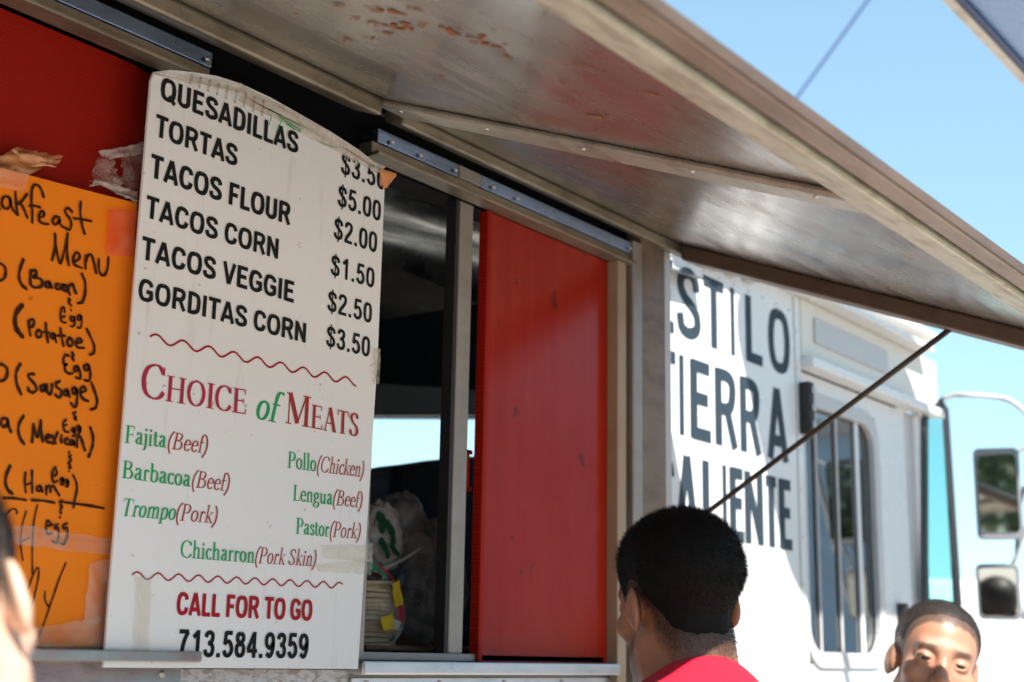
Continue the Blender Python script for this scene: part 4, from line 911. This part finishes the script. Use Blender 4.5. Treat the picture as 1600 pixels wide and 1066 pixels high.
# ------------------------------------------------------------------ people
class Fld:
    def __init__(s, xs, ys, zs): s.x, s.y, s.z = xs, ys, zs; s.F = np.full((len(xs), len(ys), len(zs)), 1., np.float32)
    def _win(s, lo, hi):
        return tuple(slice(*np.clip([np.searchsorted(a, l), np.searchsorted(a, h)], 0, len(a))) for a, l, h in zip((s.x, s.y, s.z), lo, hi))
    def _apply(s, c, rad, fn, k, sub):
        m = rad + k + .02; w = s._win(c-m, c+m)
        if any(q.stop <= q.start for q in w): return
        X, Y, Z = np.meshgrid(s.x[w[0]], s.y[w[1]], s.z[w[2]], indexing='ij'); d = fn(X, Y, Z); A = s.F[w]
        if sub: h = np.maximum(k-np.abs(A+d), 0)/k; s.F[w] = np.maximum(A, -d) + h*h*k/4
        else: h = np.maximum(k-np.abs(A-d), 0)/k; s.F[w] = np.minimum(A, d) - h*h*k/4
    def ell(s, c, r, k=.015, rot=None, sub=False, mirror=False):
        for sx in ((1, -1) if mirror else (1,)):
            cc = np.array([c[0]*sx, c[1], c[2]]); R = np.array(Euler([math.radians(a)*(1 if i == 0 else sx) for i, a in enumerate(rot)]).to_matrix()).T if rot else np.eye(3)
            rr = np.array(r, float)
            def fn(X, Y, Z):
                q = [R[i, 0]*(X-cc[0])+R[i, 1]*(Y-cc[1])+R[i, 2]*(Z-cc[2]) for i in range(3)]
                k0 = np.sqrt(sum((q[i]/rr[i])**2 for i in range(3))); k1 = np.sqrt(sum((q[i]/rr[i]**2)**2 for i in range(3)))+1e-9
                return k0*(k0-1)/k1
            s._apply(cc, max(r), fn, k, sub)
    def cap(s, a, b, ra, rb, k=.015, sub=False, mirror=False, flat=1.):
        for sx in ((1, -1) if mirror else (1,)):
            A = np.array([a[0]*sx, a[1], a[2]]); B = np.array([b[0]*sx, b[1], b[2]]); D = B-A; L = D@D+1e-12
            def fn(X, Y, Z):
                t = np.clip(((X-A[0])*D[0]+(Y-A[1])*D[1]+(Z-A[2])*D[2])/L, 0, 1)
                return np.sqrt((X-A[0]-t*D[0])**2+((Y-A[1]-t*D[1])*flat)**2+(Z-A[2]-t*D[2])**2)-(ra+(rb-ra)*t)
            s._apply((A+B)/2, math.sqrt(L)/2+max(ra, rb), fn, k, sub)
def nets(fl):
    F = fl.F; ins = F < 0; nx, ny, nz = F.shape
    C = np.zeros((nx-1, ny-1, nz-1), np.int8)
    sl = [slice(0, -1), slice(1, None)]
    for i in (0, 1):
        for j in (0, 1):
            for k in (0, 1): C += ins[sl[i], sl[j], sl[k]]
    act = (C > 0) & (C < 8); idx = np.full(C.shape, -1, np.int64); I = np.argwhere(act); idx[act] = np.arange(len(I))
    S = np.zeros((len(I), 3)); Nn = np.zeros(len(I)); ax = (fl.x, fl.y, fl.z)
    cor = [(i, j, k) for i in (0, 1) for j in (0, 1) for k in (0, 1)]
    for a in cor:
        for d in range(3):
            if a[d]: continue
            b = list(a); b[d] = 1
            fa = F[I[:, 0]+a[0], I[:, 1]+a[1], I[:, 2]+a[2]]; fb = F[I[:, 0]+b[0], I[:, 1]+b[1], I[:, 2]+b[2]]
            m = (fa < 0) != (fb < 0); t = np.where(m, fa/np.where(m, fa-fb, 1), 0)
            P = np.stack([ax[q][I[:, q]+a[q]] for q in range(3)], 1).astype(float)
            nxt = ax[d][np.minimum(I[:, d]+1, len(ax[d])-1)] - ax[d][I[:, d]]
            P[:, d] += t*nxt; S[m] += P[m]; Nn[m] += 1
    V_ = S/Nn[:, None]; faces = []
    for d in range(3):
        e = [slice(1, -1)]*3; e[d] = slice(0, -1); e2 = list(e); e2[d] = slice(1, None)
        A, B = ins[tuple(e)], ins[tuple(e2)]; E_ = np.argwhere(A != B); off = np.array([1, 1, 1]); off[d] = 0; E_ = E_+off
        u, v = [(1, 2), (2, 0), (0, 1)][d]
        def g(du, dv): Q = E_.copy(); Q[:, u] -= du; Q[:, v] -= dv; return idx[Q[:, 0], Q[:, 1], Q[:, 2]]
        q = np.stack([g(1, 1), g(0, 1), g(0, 0), g(1, 0)], 1)
        fl_ = ~ins[E_[:, 0], E_[:, 1], E_[:, 2]]; q[fl_] = q[fl_][:, ::-1]; faces.append(q)
    return V_, np.concatenate(faces)
def smooth_v(V_, Fc, it=2, lam=.5):
    e = np.concatenate([Fc[:, [0, 1]], Fc[:, [1, 2]], Fc[:, [2, 3]], Fc[:, [3, 0]]])
    for _ in range(it):
        S = np.zeros_like(V_); N = np.zeros(len(V_))
        for a, b in ((0, 1), (1, 0)): np.add.at(S, e[:, a], V_[e[:, b]]); np.add.at(N, e[:, a], 1)
        V_ = V_*(1-lam) + lam*S/np.maximum(N, 1)[:, None]
    return V_
def head_field(step=.0026, lo=(-.115, -.14, -.235), hi=(.115, .13, .155), ears=True):
    f = Fld(*[np.arange(a, b, step).astype(np.float32) for a, b in zip(lo, hi)])
    f.ell((0, .018, .048), (.0765, .094, .080)); f.ell((0, -.02, .05), (.066, .072, .062), .02)
    f.ell((0, -.030, -.018), (.060, .066, .080), .03); f.ell((0, -.036, -.074), (.050, .052, .040), .03)
    f.ell((0, -.078, -.098), (.022, .018, .016), .02); f.cap((.052, -.005, -.055), (.022, -.072, -.098), .016, .014, .025, mirror=True)
    f.cap((-.036, -.082, .026), (.036, -.082, .026), .011, .011, .018)
    f.ell((.046, -.062, -.022), (.020, .022, .016), .02, mirror=True)
    f.ell((.032, -.101, .006), (.021, .017, .013), .012, sub=True, mirror=True)
    f.cap((0, -.086, .018), (0, -.106, -.026), .008, .011, .012); f.ell((0, -.113, -.030), (.012, .012, .010), .008)
    f.ell((.013, -.101, -.034), (.0085, .010, .0075), .006, mirror=True)
    f.ell((.0065, -.106, -.042), (.004, .006, .004), .003, sub=True, mirror=True)
    f.ell((0, -.086, -.060), (.028, .014, .016), .012)
    f.ell((0, -.0975, -.0595), (.024, .009, .0055), .004); f.ell((0, -.0955, -.071), (.021, .009, .0065), .004)
    f.ell((0, -.1065, -.0650), (.024, .006, .0016), .002, sub=True)
    f.ell((.032, -.0790, .005), (.0180, .0155, .0150), .004, mirror=True)
    f.ell((.032, -.0965, .0030), (.0125, .012, .0026), .0015, sub=True, mirror=True)
    # ears
    if ears: f.ell((.079, .012, -.004), (.007, .019, .031), .004, (8, 0, -22), mirror=True); ears and f.ell((.075, .002, -.004), (.010, .012, .022), .008, mirror=True)
    if ears: f.ell((.087, .006, .004), (.005, .010, .019), .003, (8, 0, -22), sub=True, mirror=True)
    # neck
    f.cap((0, .028, -.055), (0, .040, -.30), .060, .066, .03); f.cap((.022, .0, -.10), (.028, .02, -.3), .034, .05, .03, mirror=True)
    return f
def zmin_hair(y, style, x=0.):
    k = np.array([-.12, -.095, -.080, -.060, -.045, -.030, -.005, .020, .035, .060, .14])
    v = np.array([.086, .084, .080, .066, .045, .010, .034, .030, -.01, -.050, -.055 if style != 'crop' else -.035])
    b = np.clip((y-.03)/.03, 0, 1); return np.interp(y, k, v) + b*(.35*np.maximum(np.abs(x)-.022, 0) + .0022*np.sin(x*310)*np.sin(x*171+1)) + (1-b)*.0018*np.sin(x*260+y*190)
def person(label, pos, heading, face_rot, head_c, H, skin, shirt, hairmat, style, sc=1., beard=0., collar=.0, neck=.225):
    """heading: turn about z of the body (faces -Y at 0); face_rot: (pitch,roll,yaw) of the head against the world; head_c: world point between the ears"""
    root = empty('person', pos, label, 'person')
    Rb = Matrix.Rotation(heading, 4, 'Z'); Tb = Matrix.Translation(Vector(pos)) @ Rb
    Th = Matrix.Translation(Vector(head_c)) @ Euler(face_rot, 'XYZ').to_matrix().to_4x4() @ Matrix.Scale(sc, 4)
    hl = Tb.inverted() @ Vector(head_c)                        # head centre in body space
    # head
    hf = head_field(); V1, F1 = nets(hf); V1 = smooth_v(V1, F1, 1, .4)
    stub = np.zeros(len(V1)); lips = np.zeros(len(V1))
    zm = zmin_hair(V1[:, 1], style, V1[:, 0]); r_ear = np.abs(V1[:, 0]) > .0775
    fw = np.interp(V1[:, 1], [-.07, -.03, .03], [.010, .022, .050]); stub = np.clip((V1[:, 2]-zm+fw)/fw, 0, 1); stub = (1-(1-stub)**2.2)*np.where(V1[:, 1] > -.11, 1, 0)*np.where(r_ear & (V1[:, 2] < .032), 0, 1)*(.985 if style == 'short' else .9)*np.where(V1[:, 1] > .03, 1, V1[:, 2] > -.05)
    base_stub = stub/max(stub.max(), 1e-6)
    if beard: 
        bd = np.clip((-.028-V1[:, 2])/.02, 0, 1)*np.clip((-.01-V1[:, 1])/.02, 0, 1)*np.clip((V1[:, 2]+.125)/.01, 0, 1); mouth = np.exp(-((V1[:, 0]/.03)**2+((V1[:, 2]+.065)/.012)**2)); stub = np.maximum(stub, beard*bd*(1-mouth*.9))
    lips = np.exp(-((V1[:, 0]/.022)**4+((V1[:, 2]+.0655)/.011)**4))*(V1[:, 1] < -.09)
    brow = np.exp(-(((np.abs(V1[:, 0])-.034)/.019)**4 + ((V1[:, 2]-.0265+.12*(np.abs(V1[:, 0])-.034)**2*20)/.0058)**4))*(V1[:, 1] < -.05); stub = np.maximum(stub, brow*1.)
    W1 = np.array([tuple(Th @ Vector(p)) for p in V1])
    # body, arms, hands, legs in body space
    hz = hl.z; sz = hz - neck; hx, hy = hl.x, hl.y             # shoulder height, head offset
    f = Fld(np.arange(-.36, .36, .006).astype(np.float32), np.arange(-.30, .30, .006).astype(np.float32), np.arange(-.01, hz-.03, .008).astype(np.float32))
    k_ = sz/1.42
    def skel(f, e=0., legs=True, arms=True, arm_to=1., torso=True, top=True):
        if torso:
            f.ell((0, .01, 1.24*k_), (.155+e, .105+e, .22+e), .05); f.ell((0, 0, 1.02*k_), (.145+e, .10+e, .16+e), .05); f.ell((0, .0, .93*k_), (.16+e, .11+e, .11+e), .05)
            f.cap((.07, .02, sz+.005), (.165, .01, sz-.03), .060+e, .055+e, .05, mirror=True)
            f.cap((.0, .03, sz-.05), (hx*.5, hy*.5+.03, sz+(.055 if e else .0)), .085+e, (.060+e*.5) if e else .050, .06)
        if arms:
            sh, el, wr = np.array((.180, .01, sz-.035)), np.array((.225, .035, 1.12*k_)), np.array((.235, -.06, .90*k_))
            el2 = sh + (el-sh)*min(1, arm_to*1.0)
            f.cap(tuple(sh), tuple(el2), .052+e, (.052-.012*min(1, arm_to))+e, .03, mirror=True)
            if arm_to >= 1: f.cap(tuple(el), tuple(wr), .042+e, .027+e, .02, mirror=True)
        if legs:
            f.cap((.09, .0, .90*k_), (.10, -.005, .50*k_), .088+e, .056+e, .03, mirror=True); f.cap((.10, -.005, .50*k_), (.105, .02, .08), .056+e, .037+e, .02, mirror=True)
    skel(f)
    wr = np.array((.235, -.06, .90*k_))
    f.ell((wr[0]+.002, wr[1]-.015, wr[2]-.055), (.016, .038, .048), .015, mirror=True)
    for i, (dy, L) in enumerate(((-.045, .075), (-.022, .088), (.001, .082), (.022, .062))):
        a = wr + np.array((0, dy*.8-.005, -.088)); b = a + np.array((-.004, -.006, -L*.55)); c = b + np.array((-.012, -.004, -L*.45))
        f.cap(tuple(a), tuple(b), .0098, .0088, .006, mirror=True); f.cap(tuple(b), tuple(c), .0088, .0075, .004, mirror=True)
    a = wr + np.array((-.004, -.040, -.03)); b = a + np.array((-.012, -.024, -.032)); f.cap(tuple(a), tuple(b), .013, .011, .01, mirror=True); f.cap(tuple(b), tuple(b+np.array((-.006, -.006, -.028))), .0105, .009, .005, mirror=True)
    f.cap((.105, .03, .05), (.115, -.12, .035), .036, .032, .02, mirror=True)
    V2, F2 = nets(f); V2 = smooth_v(V2, F2, 1, .4); W2 = np.array([tuple(Tb @ Vector(p)) for p in V2])
    me = bpy.data.meshes.new('body'); me.from_pydata(np.concatenate([W1, W2]).tolist(), [], np.concatenate([F1, F2+len(W1)]).tolist()); me.update()
    z2 = np.zeros(len(W2))
    for nm, arr in (('stubble', stub), ('lips', lips)):
        at = me.attributes.new(nm, 'FLOAT', 'POINT'); at.data.foreach_set('value', np.concatenate([arr, z2]).astype(np.float32))
    body = link('body', me, skin, root, smooth=True)
    # shirt
    f = Fld(np.arange(-.38, .38, .006).astype(np.float32), np.arange(-.30, .30, .006).astype(np.float32), np.arange(.82*k_, sz+.16, .006).astype(np.float32))
    skel(f, .016, legs=False, arm_to=.62)
    nx_, ny_ = hx*.75, hy*.75+.035
    f.cap((nx_, ny_-.035, sz+.50), (nx_, ny_-.045, sz+.035+collar), .074, .074, .012, sub=True)
    X, Y, Z = np.meshgrid(f.x, f.y, f.z, indexing='ij')
    f.F += (.0035*np.sin(24*Z+9*X)*np.sin(17*X-8*Z+11*Y) + .002*np.sin(60*Z-31*X+20*Y)).astype(np.float32)
    f.F = np.maximum(f.F, .865*k_ - Z); f.F = np.maximum(f.F, Z-(sz+.075+collar) - .35*(Y-ny_))
    V3, F3 = nets(f); V3 = smooth_v(V3, F3, 2, .5)
    me = bpy.data.meshes.new('shirt'); me.from_pydata([tuple(Tb @ Vector(p)) for p in V3], [], F3.tolist()); me.update()
    shirt_o = link('shirt', me, shirt, root, smooth=True)
    f = Fld(np.arange(-.26, .26, .007).astype(np.float32), np.arange(-.2, .2, .007).astype(np.float32), np.arange(.05, .98*k_, .008).astype(np.float32))
    skel(f, .014, arms=False); X, Y, Z = np.meshgrid(f.x, f.y, f.z, indexing='ij'); f.F = np.maximum(f.F, np.maximum(.075-Z, Z-.94*k_))
    V4, F4 = nets(f); me = bpy.data.meshes.new('trousers'); me.from_pydata([tuple(Tb @ Vector(p)) for p in smooth_v(V4, F4, 1)], [], F4.tolist()); me.update()
    link('trousers', me, M['denim'], root, smooth=True)
    for sx in (1, -1):
        f = Fld(np.arange(sx*.11-.07, sx*.11+.07, .006).astype(np.float32), np.arange(-.19, .11, .006).astype(np.float32), np.arange(-.02, .15, .006).astype(np.float32))
        f.cap((sx*.105, .04, .052), (sx*.115, -.12, .038), .048, .044, .02); f.cap((sx*.105, .02, .09), (sx*.105, .02, .12), .05, .048, .02)
        X, Y, Z = np.meshgrid(f.x, f.y, f.z, indexing='ij'); f.F = np.maximum(f.F, .004-Z); V5, F5 = nets(f)
        me = bpy.data.meshes.new('shoe'); me.from_pydata([tuple(Tb @ Vector(p)) for p in V5], [], F5.tolist()); me.update(); link('shoe', me, M['shoe'], root, smooth=True)
    # eyes
    for sx in (1, -1):
        b = MB().ball((0, 0, 0), .0128, 28, 20); P = [Vector(p) for p in b.v]; ir = [1. if (p.y < 0 and math.hypot(p.x, p.z+.0015) < .0074) else 0. for p in P]
        b.v = [tuple(Th @ (p + Vector((sx*.032, -.0795, .0040)))) for p in P]
        me = bpy.data.meshes.new('eye'); me.from_pydata(b.v, [], b.f); me.update(); at = me.attributes.new('iris', 'FLOAT', 'POINT'); at.data.foreach_set('value', ir); link('eye', me, M['eye'], root, smooth=True)
    # hair: a close shell that follows the skull and fades at its edge, then strands on it
    g = head_field(.003, (-.105, -.125, -.10), (.105, .135, .155), ears=False)
    X, Y, Z = np.meshgrid(g.x, g.y, g.z, indexing='ij'); zm = zmin_hair(Y, style, X).astype(np.float32)
    up = np.clip((Z-zm)/.075, 0, 1); thick = {'short': -.0025+.011*np.sqrt(up), 'crop': -.0018+.0034*np.clip(up*2.5, 0, 1)}[style]
    nz_ = .0004*np.sin(90*X+40*Z)*np.sin(80*Y-60*Z)
    g.F = np.maximum(g.F-thick+nz_*up, (zm-Z)*.6)
    V6, F6 = nets(g); V6 = smooth_v(V6, F6, 1, .4)
    me = bpy.data.meshes.new('hair'); 
    r_ = np.random.default_rng(len(label)); A = V6[F6[:, 0]]; Nf = np.cross(V6[F6[:, 1]]-A, V6[F6[:, 2]]-A); Nf /= np.linalg.norm(Nf, axis=1)[:, None]+1e-9
    ce = V6[F6].mean(1); ok = np.where(((ce-np.array([0, .01, .03]))*Nf).sum(1) > .02)[0]
    ns = {'short': 30000, 'crop': 22000}[style]; pk = r_.choice(ok, ns)
    P = ce[pk] + r_.uniform(-.0016, .0016, (ns, 3)); L = {'short': .0085, 'crop': .0045}[style]
    u6 = np.clip((P[:, 2]-zmin_hair(P[:, 1], style, P[:, 0]))/.07, .15, 1)
    D = Nf[pk] + np.stack([r_.normal(0, .35, ns), r_.normal(0, .35, ns)-.15, r_.normal(0, .3, ns) - .55*(P[:, 2] < .07)], 1); D /= np.linalg.norm(D, axis=1)[:, None]
    T = np.cross(D, r_.normal(0, 1, (ns, 3))); T /= np.linalg.norm(T, axis=1)[:, None]+1e-9; w = .00028
    S0 = P - D*.002; tri = np.stack([S0-T*w, S0+T*w, P+D*(L*u6*r_.uniform(.5, 1.1, ns))[:, None]], 1).reshape(-1, 3)
    # the fade: sparse short hairs straight on the skin round the hairline
    A1 = V1[F1[:, 0]]; N1 = np.cross(V1[F1[:, 1]]-A1, V1[F1[:, 2]]-A1); N1 /= np.linalg.norm(N1, axis=1)[:, None]+1e-9
    if (N1*(V1[F1].mean(1)-np.array([0, .01, .02]))).sum(1).mean() < 0: N1 = -N1
    pf = base_stub[F1[:, 0]]*(np.abs(V1[F1[:, 0], 0]) < .082); nf = 14000; k1 = r_.choice(len(F1), nf, p=pf/pf.sum())
    Pf = V1[F1[k1]].mean(1) + r_.uniform(-.0014, .0014, (nf, 3)); Df = N1[k1] + np.stack([r_.normal(0, .4, nf), r_.normal(0, .4, nf), r_.normal(0, .3, nf)-.9], 1)
    Df /= np.linalg.norm(Df, axis=1)[:, None]; Tf = np.cross(Df, r_.normal(0, 1, (nf, 3))); Tf /= np.linalg.norm(Tf, axis=1)[:, None]+1e-9
    Lf = ({'short': .005, 'crop': .003}[style]*(.3+.7*base_stub[F1[k1, 0]]))[:, None]
    tri = np.concatenate([tri, np.stack([Pf-Tf*w, Pf+Tf*w, Pf+Df*Lf], 1).reshape(-1, 3)]); ns += nf
    allv = np.concatenate([V6, tri]); fa = F6.tolist() + (np.arange(ns*3).reshape(-1, 3)+len(V6)).tolist()
    me.from_pydata([tuple(Th @ Vector(p)) for p in allv], [], fa); me.update()
    link('hair', me, hairmat, root, smooth=True)
    return root, Th

def face_dir(d):      # yaw that turns -Y towards d
    return math.atan2(d[0], -d[1])
# man in the red shirt, seen from behind, looking into the window
hc = atD(1059, 947, 1.82)
y1 = face_dir((.47, .88))
person('man with short black hair in a red t-shirt seen from behind at the window', (hc.x-.045, hc.y-.035, 0), y1+.35, (math.radians(5), math.radians(3), y1), hc, hc.z+.13, M['skin_a'], M['shirt_red'], M['hair'], 'short', sc=.92, beard=.7, collar=.03, neck=.178)
# man facing the camera at the far end
hc = atD(1459, 1042, 2.80)
y2 = face_dir((-.86, -.50))
person('man with cropped hair facing the camera in front of the white cab', (hc.x+.02, hc.y+.02, 0), y2, (math.radians(-3), math.radians(14), y2), hc, hc.z+.13, M['skin_b'], M['shirt_grey'], M['hair_brown'], 'crop', sc=1.06, beard=.25)
# man cut off by the left edge
hc = atD(-126, 980, .90)
y3 = face_dir((.75, .66))
person('man seen from behind at the left edge, only hair, ear and sunlit neck showing', (hc.x-.04, hc.y-.04, 0), y3, (math.radians(4), math.radians(20), y3), hc, hc.z+.13, M['skin_c'], M['shirt_white'], M['hair_brown'], 'short', sc=.85, collar=-.05, neck=.22)

# ------------------------------------------------------------------ blue canopy overhead, on arms from poles off to the right
cn = empty('overhead_canopy', (3.3, -3.0, 0), 'blue metal canopy with pale rim overhead in the top right corner', 'canopy')
def rr_xy(x0, x1, y0, y1, r, z): return [(x, y, z) for x, y in rrect(x0, x1, y0, y1, r, 8)]
CZ = 3.10
def slab(x0, x1, y0, y1, r, z0, z1, name, mat):
    a = rr_xy(x0, x1, y0, y1, r, z0); c = rr_xy(x0, x1, y0, y1, r, z1); n = len(a)
    b = MB(); b.v = a + c; b.f = [tuple(range(n)), tuple(range(n, 2*n))[::-1]] + [(i, i+n, (i+1) % n+n, (i+1) % n) for i in range(n)]
    return b.build(name, mat, cn, bevel=.004)
slab(2.60, 3.72, -.93, -.435, .08, CZ+.012, CZ+.03, 'panel', simple('blue_canopy_paint', (.12, .22, .42), .3))
a = rr_xy(2.58, 3.74, -.95, -.415, .10, 0); c = rr_xy(2.605, 3.715, -.925, -.44, .075, 0); n = len(a); b = MB()
b.v = [(x, y, z) for z in (CZ-.004, CZ+.034) for x, y, _ in a] + [(x, y, z) for z in (CZ-.004, CZ+.034) for x, y, _ in c]
for i in range(n):
    j = (i+1) % n; b.f += [(i, j, 2*n+j, 2*n+i), (n+i, 3*n+i, 3*n+j, n+j), (i, n+i, n+j, j), (2*n+i, 2*n+j, 3*n+j, 3*n+i)]
b.build('rim', simple('canopy_rim', (.42, .38, .34), .5, dirt=(.2, .15, .1)), cn, bevel=.003)
a = rr_xy(2.606, 3.714, -.924, -.441, .074, 0); c = rr_xy(2.622, 3.698, -.908, -.457, .058, 0); b = MB()
b.v = [(x, y, z) for z in (CZ+.002, CZ+.011) for x, y, _ in a] + [(x, y, z) for z in (CZ+.002, CZ+.011) for x, y, _ in c]
for i in range(n):
    j = (i+1) % n; b.f += [(i, j, 2*n+j, 2*n+i), (n+i, 3*n+i, 3*n+j, n+j), (i, n+i, n+j, j), (2*n+i, 2*n+j, 3*n+j, 3*n+i)]
b.build('seal', simple('navy_seal', (.008, .03, .10), .5), cn)
for x in (2.8, 3.45):
    MB().tube([(x, -.45, CZ+.05), (x, -1.6, CZ+.06), (x, -3.0, CZ+.1)], .018, 10).build('arm', M['grey_trim'], cn)
    MB().tube([(x, -3.0, 0), (x, -3.0, CZ+.12)], .03, 12).build('pole', M['grey_trim'], cn)

# ------------------------------------------------------------------ wire in the sky, vehicle and green beyond
wa, wb_ = atD(1362, -8, 9.), atD(1238, 162, 9.5)
d_ = wb_-wa
tag(MB().tube([wa-d_*3, wa, wa.lerp(wb_, .5)+Vector((0, 0, -.004)), wb_, wb_+d_*2.2], .011, 6).build('overhead_wire', simple('wire_blue', (.10, .17, .42), .6)), 'thin blue overhead wire crossing the sky above the awning', 'wire')

# far vehicle at the right, low green, trees added for reflections
van_glass = simple('sunlit_van_glass', (.35, .40, .42), .1)
def lot_van(x, y, rz, label, paint, L=5.2):
    r = empty('parked_van', (x, y, 0), label, 'van', rz=rz); Mx = Matrix.Translation((x, y, 0)) @ Matrix.Rotation(rz, 4, 'Z')
    def put(b): b.v = [tuple(Mx @ Vector(p)) for p in b.v]; return b
    prof = [(-L/2, .45), (L/2, .45), (L/2+.05, .95), (L/2-.15, 1.15), (L/2-1.0, 1.35), (L/2-1.55, 2.25), (L/2-1.9, 2.38), (-L/2+.15, 2.38), (-L/2, 2.2)]
    put(MB().prism(prof, -.95, .95)).build('body', paint, r, bevel=.06)
    for yy in (-.958, .952):
        put(MB().prism([(L/2-1.12, 1.42), (L/2-1.62, 2.18), (L/2-2.6, 2.18), (L/2-2.6, 1.42)], yy, yy+.006)).build('side_window', van_glass, r)
        put(MB().box(-L/2+.1, L/2-.1, yy-.01 if yy < 0 else yy, yy+.01, .98, 1.04)).build('side_trim', M['grey_trim'], r)
        for xx in (-L/2+.95, L/2-.95):
            put(MB().prism([(xx+.34*math.cos(k*math.pi/12), .34+.34*math.sin(k*math.pi/12)) for k in range(24)], yy-.03 if yy < 0 else yy-.17, yy+.2 if yy < 0 else yy+.03)).build('wheel', M['black'], r, bevel=.02)
    return r

lot_van(14.6, 4.0, -.55, 'plain white panel van parked in the sun beyond the cab mirrors', M['white_paint'])
def shrub(x, y, h, rad, n, label, seed, cat='shrub', name='shrub', group=None):
    r_ = np.random.default_rng(seed); r = empty(name, (x, y, 0), label, cat, group)
    st = MB()
    for i in range(5):
        a = r_.uniform(0, 6.28); st.tube([(x, y, 0), (x+.25*rad*math.cos(a), y+.25*rad*math.sin(a), h*.45), (x+.6*rad*math.cos(a), y+.6*rad*math.sin(a), h*.8)], .02*h, 6, .005*h)
    st.build('stem', M['brown_post'], r)
    cl = r_.normal(0, 1, (26, 3)); cl /= np.linalg.norm(cl, axis=1)[:, None]; cl *= r_.uniform(.35, 1, (26, 1))*np.array([rad, rad, h*.42]); cl += np.array([x, y, h*.58])
    P = cl[r_.integers(0, 26, n)] + r_.normal(0, 1, (n, 3))*np.array([rad, rad, h*.5])*.19
    D = r_.normal(0, 1, (n, 3)); D /= np.linalg.norm(D, axis=1)[:, None]; T = np.cross(D, r_.normal(0, 1, (n, 3))); T /= np.linalg.norm(T, axis=1)[:, None]; w = .05*h**.6
    v = np.stack([P-D*w, P+T*w*.45, P+D*w, P-T*w*.45], 1).reshape(-1, 3)
    me = bpy.data.meshes.new('foliage'); me.from_pydata(v.tolist(), [], np.arange(n*4).reshape(-1, 4).tolist()); me.update(); link('foliage', me, LEAF, r)
t = NT('leaf_green'); n_ = t.noise(3, t.coord(), 3); t.set(t.mix(n_, (.035, .06, .018), (.09, .13, .04)), .6); LEAF = t.m
shrub(21.0, 5.6, 1.7, 1.5, 2600, 'low green shrub at the far right below the mirrors', 3)
shrub(24.5, 8.3, 2.0, 1.8, 2600, 'pale distant shrub beyond the white van at the right', 4)
# unseen trees, added for the glass and the bare metal to mirror
r_ = np.random.default_rng(11); P = []; tr_ = MB()
for i in range(34):
    a = math.radians(150 + i*4.0) ; d = 38 + r_.uniform(-3, 5); x, y = 2+d*math.cos(a), d*math.sin(a); hh = r_.uniform(4.5, 7.5)
    tr_.tube([(x, y, 0), (x+.2, y, hh*.5), (x, y+.3, hh*.8)], .22, 6, .05)
    c = np.array([x, y, hh*.62]); k = r_.normal(0, 1, (12, 3)); k = c + k*np.array([1.3, 1.3, hh*.14]); P.append(k[r_.integers(0, 12, 420)] + r_.normal(0, .55, (420, 3)))
P = np.concatenate(P); n = len(P); D = r_.normal(0, 1, (n, 3)); D /= np.linalg.norm(D, axis=1)[:, None]; T = np.cross(D, r_.normal(0, 1, (n, 3))); T /= np.linalg.norm(T, axis=1)[:, None]
v = np.stack([P-D*.28, P+T*.16, P+D*.28, P-T*.16], 1).reshape(-1, 3)
me = bpy.data.meshes.new('reflection_trees'); me.from_pydata(v.tolist() + tr_.v, [], np.arange(n*4).reshape(-1, 4).tolist() + [tuple(i+n*4 for i in q) for q in tr_.f]); me.update()
tag(link('reflection_trees', me, LEAF), 'unseen belt of leafy trees added behind the viewer for reflections', 'trees', kind='stuff')

# panel seams and rivets on the cab
for i in range(9): screws([(2.62+.075*i, 2.447)], CY-.0008, truck, .0035, 'rivet')
screws([(3.262, z) for z in (1.62, 1.74, 1.86, 1.98, 2.08, 2.30, 2.40)], CY-.0008, truck, .0035, 'rivet')
screws([(4.12, z) for z in (1.7, 1.85, 2.0, 2.15)], CY+.0042, truck, .003, 'rivet')
bx('panel_seam', M['grey_trim'], truck, 3.244, 3.250, CY-.0022, CY-.0004, .76, 2.49)
# unseen shed, added to give the cab window a pale blue reflection
sx, sy = 24.5, -19.5
shed = empty('reflection_shed', (sx, sy, 0), 'unseen long pale blue corrugated shed, added for the reflection in the cab window', 'shed')
sm = Matrix.Translation((sx, sy, 0)) @ Matrix.Rotation(math.radians(52), 4, 'Z')
def sp(b): b.v = [tuple(sm @ Vector(p)) for p in b.v]; return b
bl = simple('shed_blue', (.34, .50, .66), .5, var=.25, scale=2)
b = MB()
for i in range(60): b.box(-15+.5*i, -15+.5*i+.3, -.06, 0, .2, 5.4)
b.box(-15, 15, .001, 8, 0, 5.5); sp(b).build('wall', bl, shed)
sp(MB().prism([(-15.3, 5.5), (15.3, 5.5), (15.3, 5.75), (-15.3, 5.75)], -.4, 8.2)).build('roof', M['grey_trim'], shed)
for i in range(3): sp(MB().box(-11+9*i, -7.5+9*i, -.09, -.0605, 0, 3.4)).build('roller_door', M['white_paint'], shed)
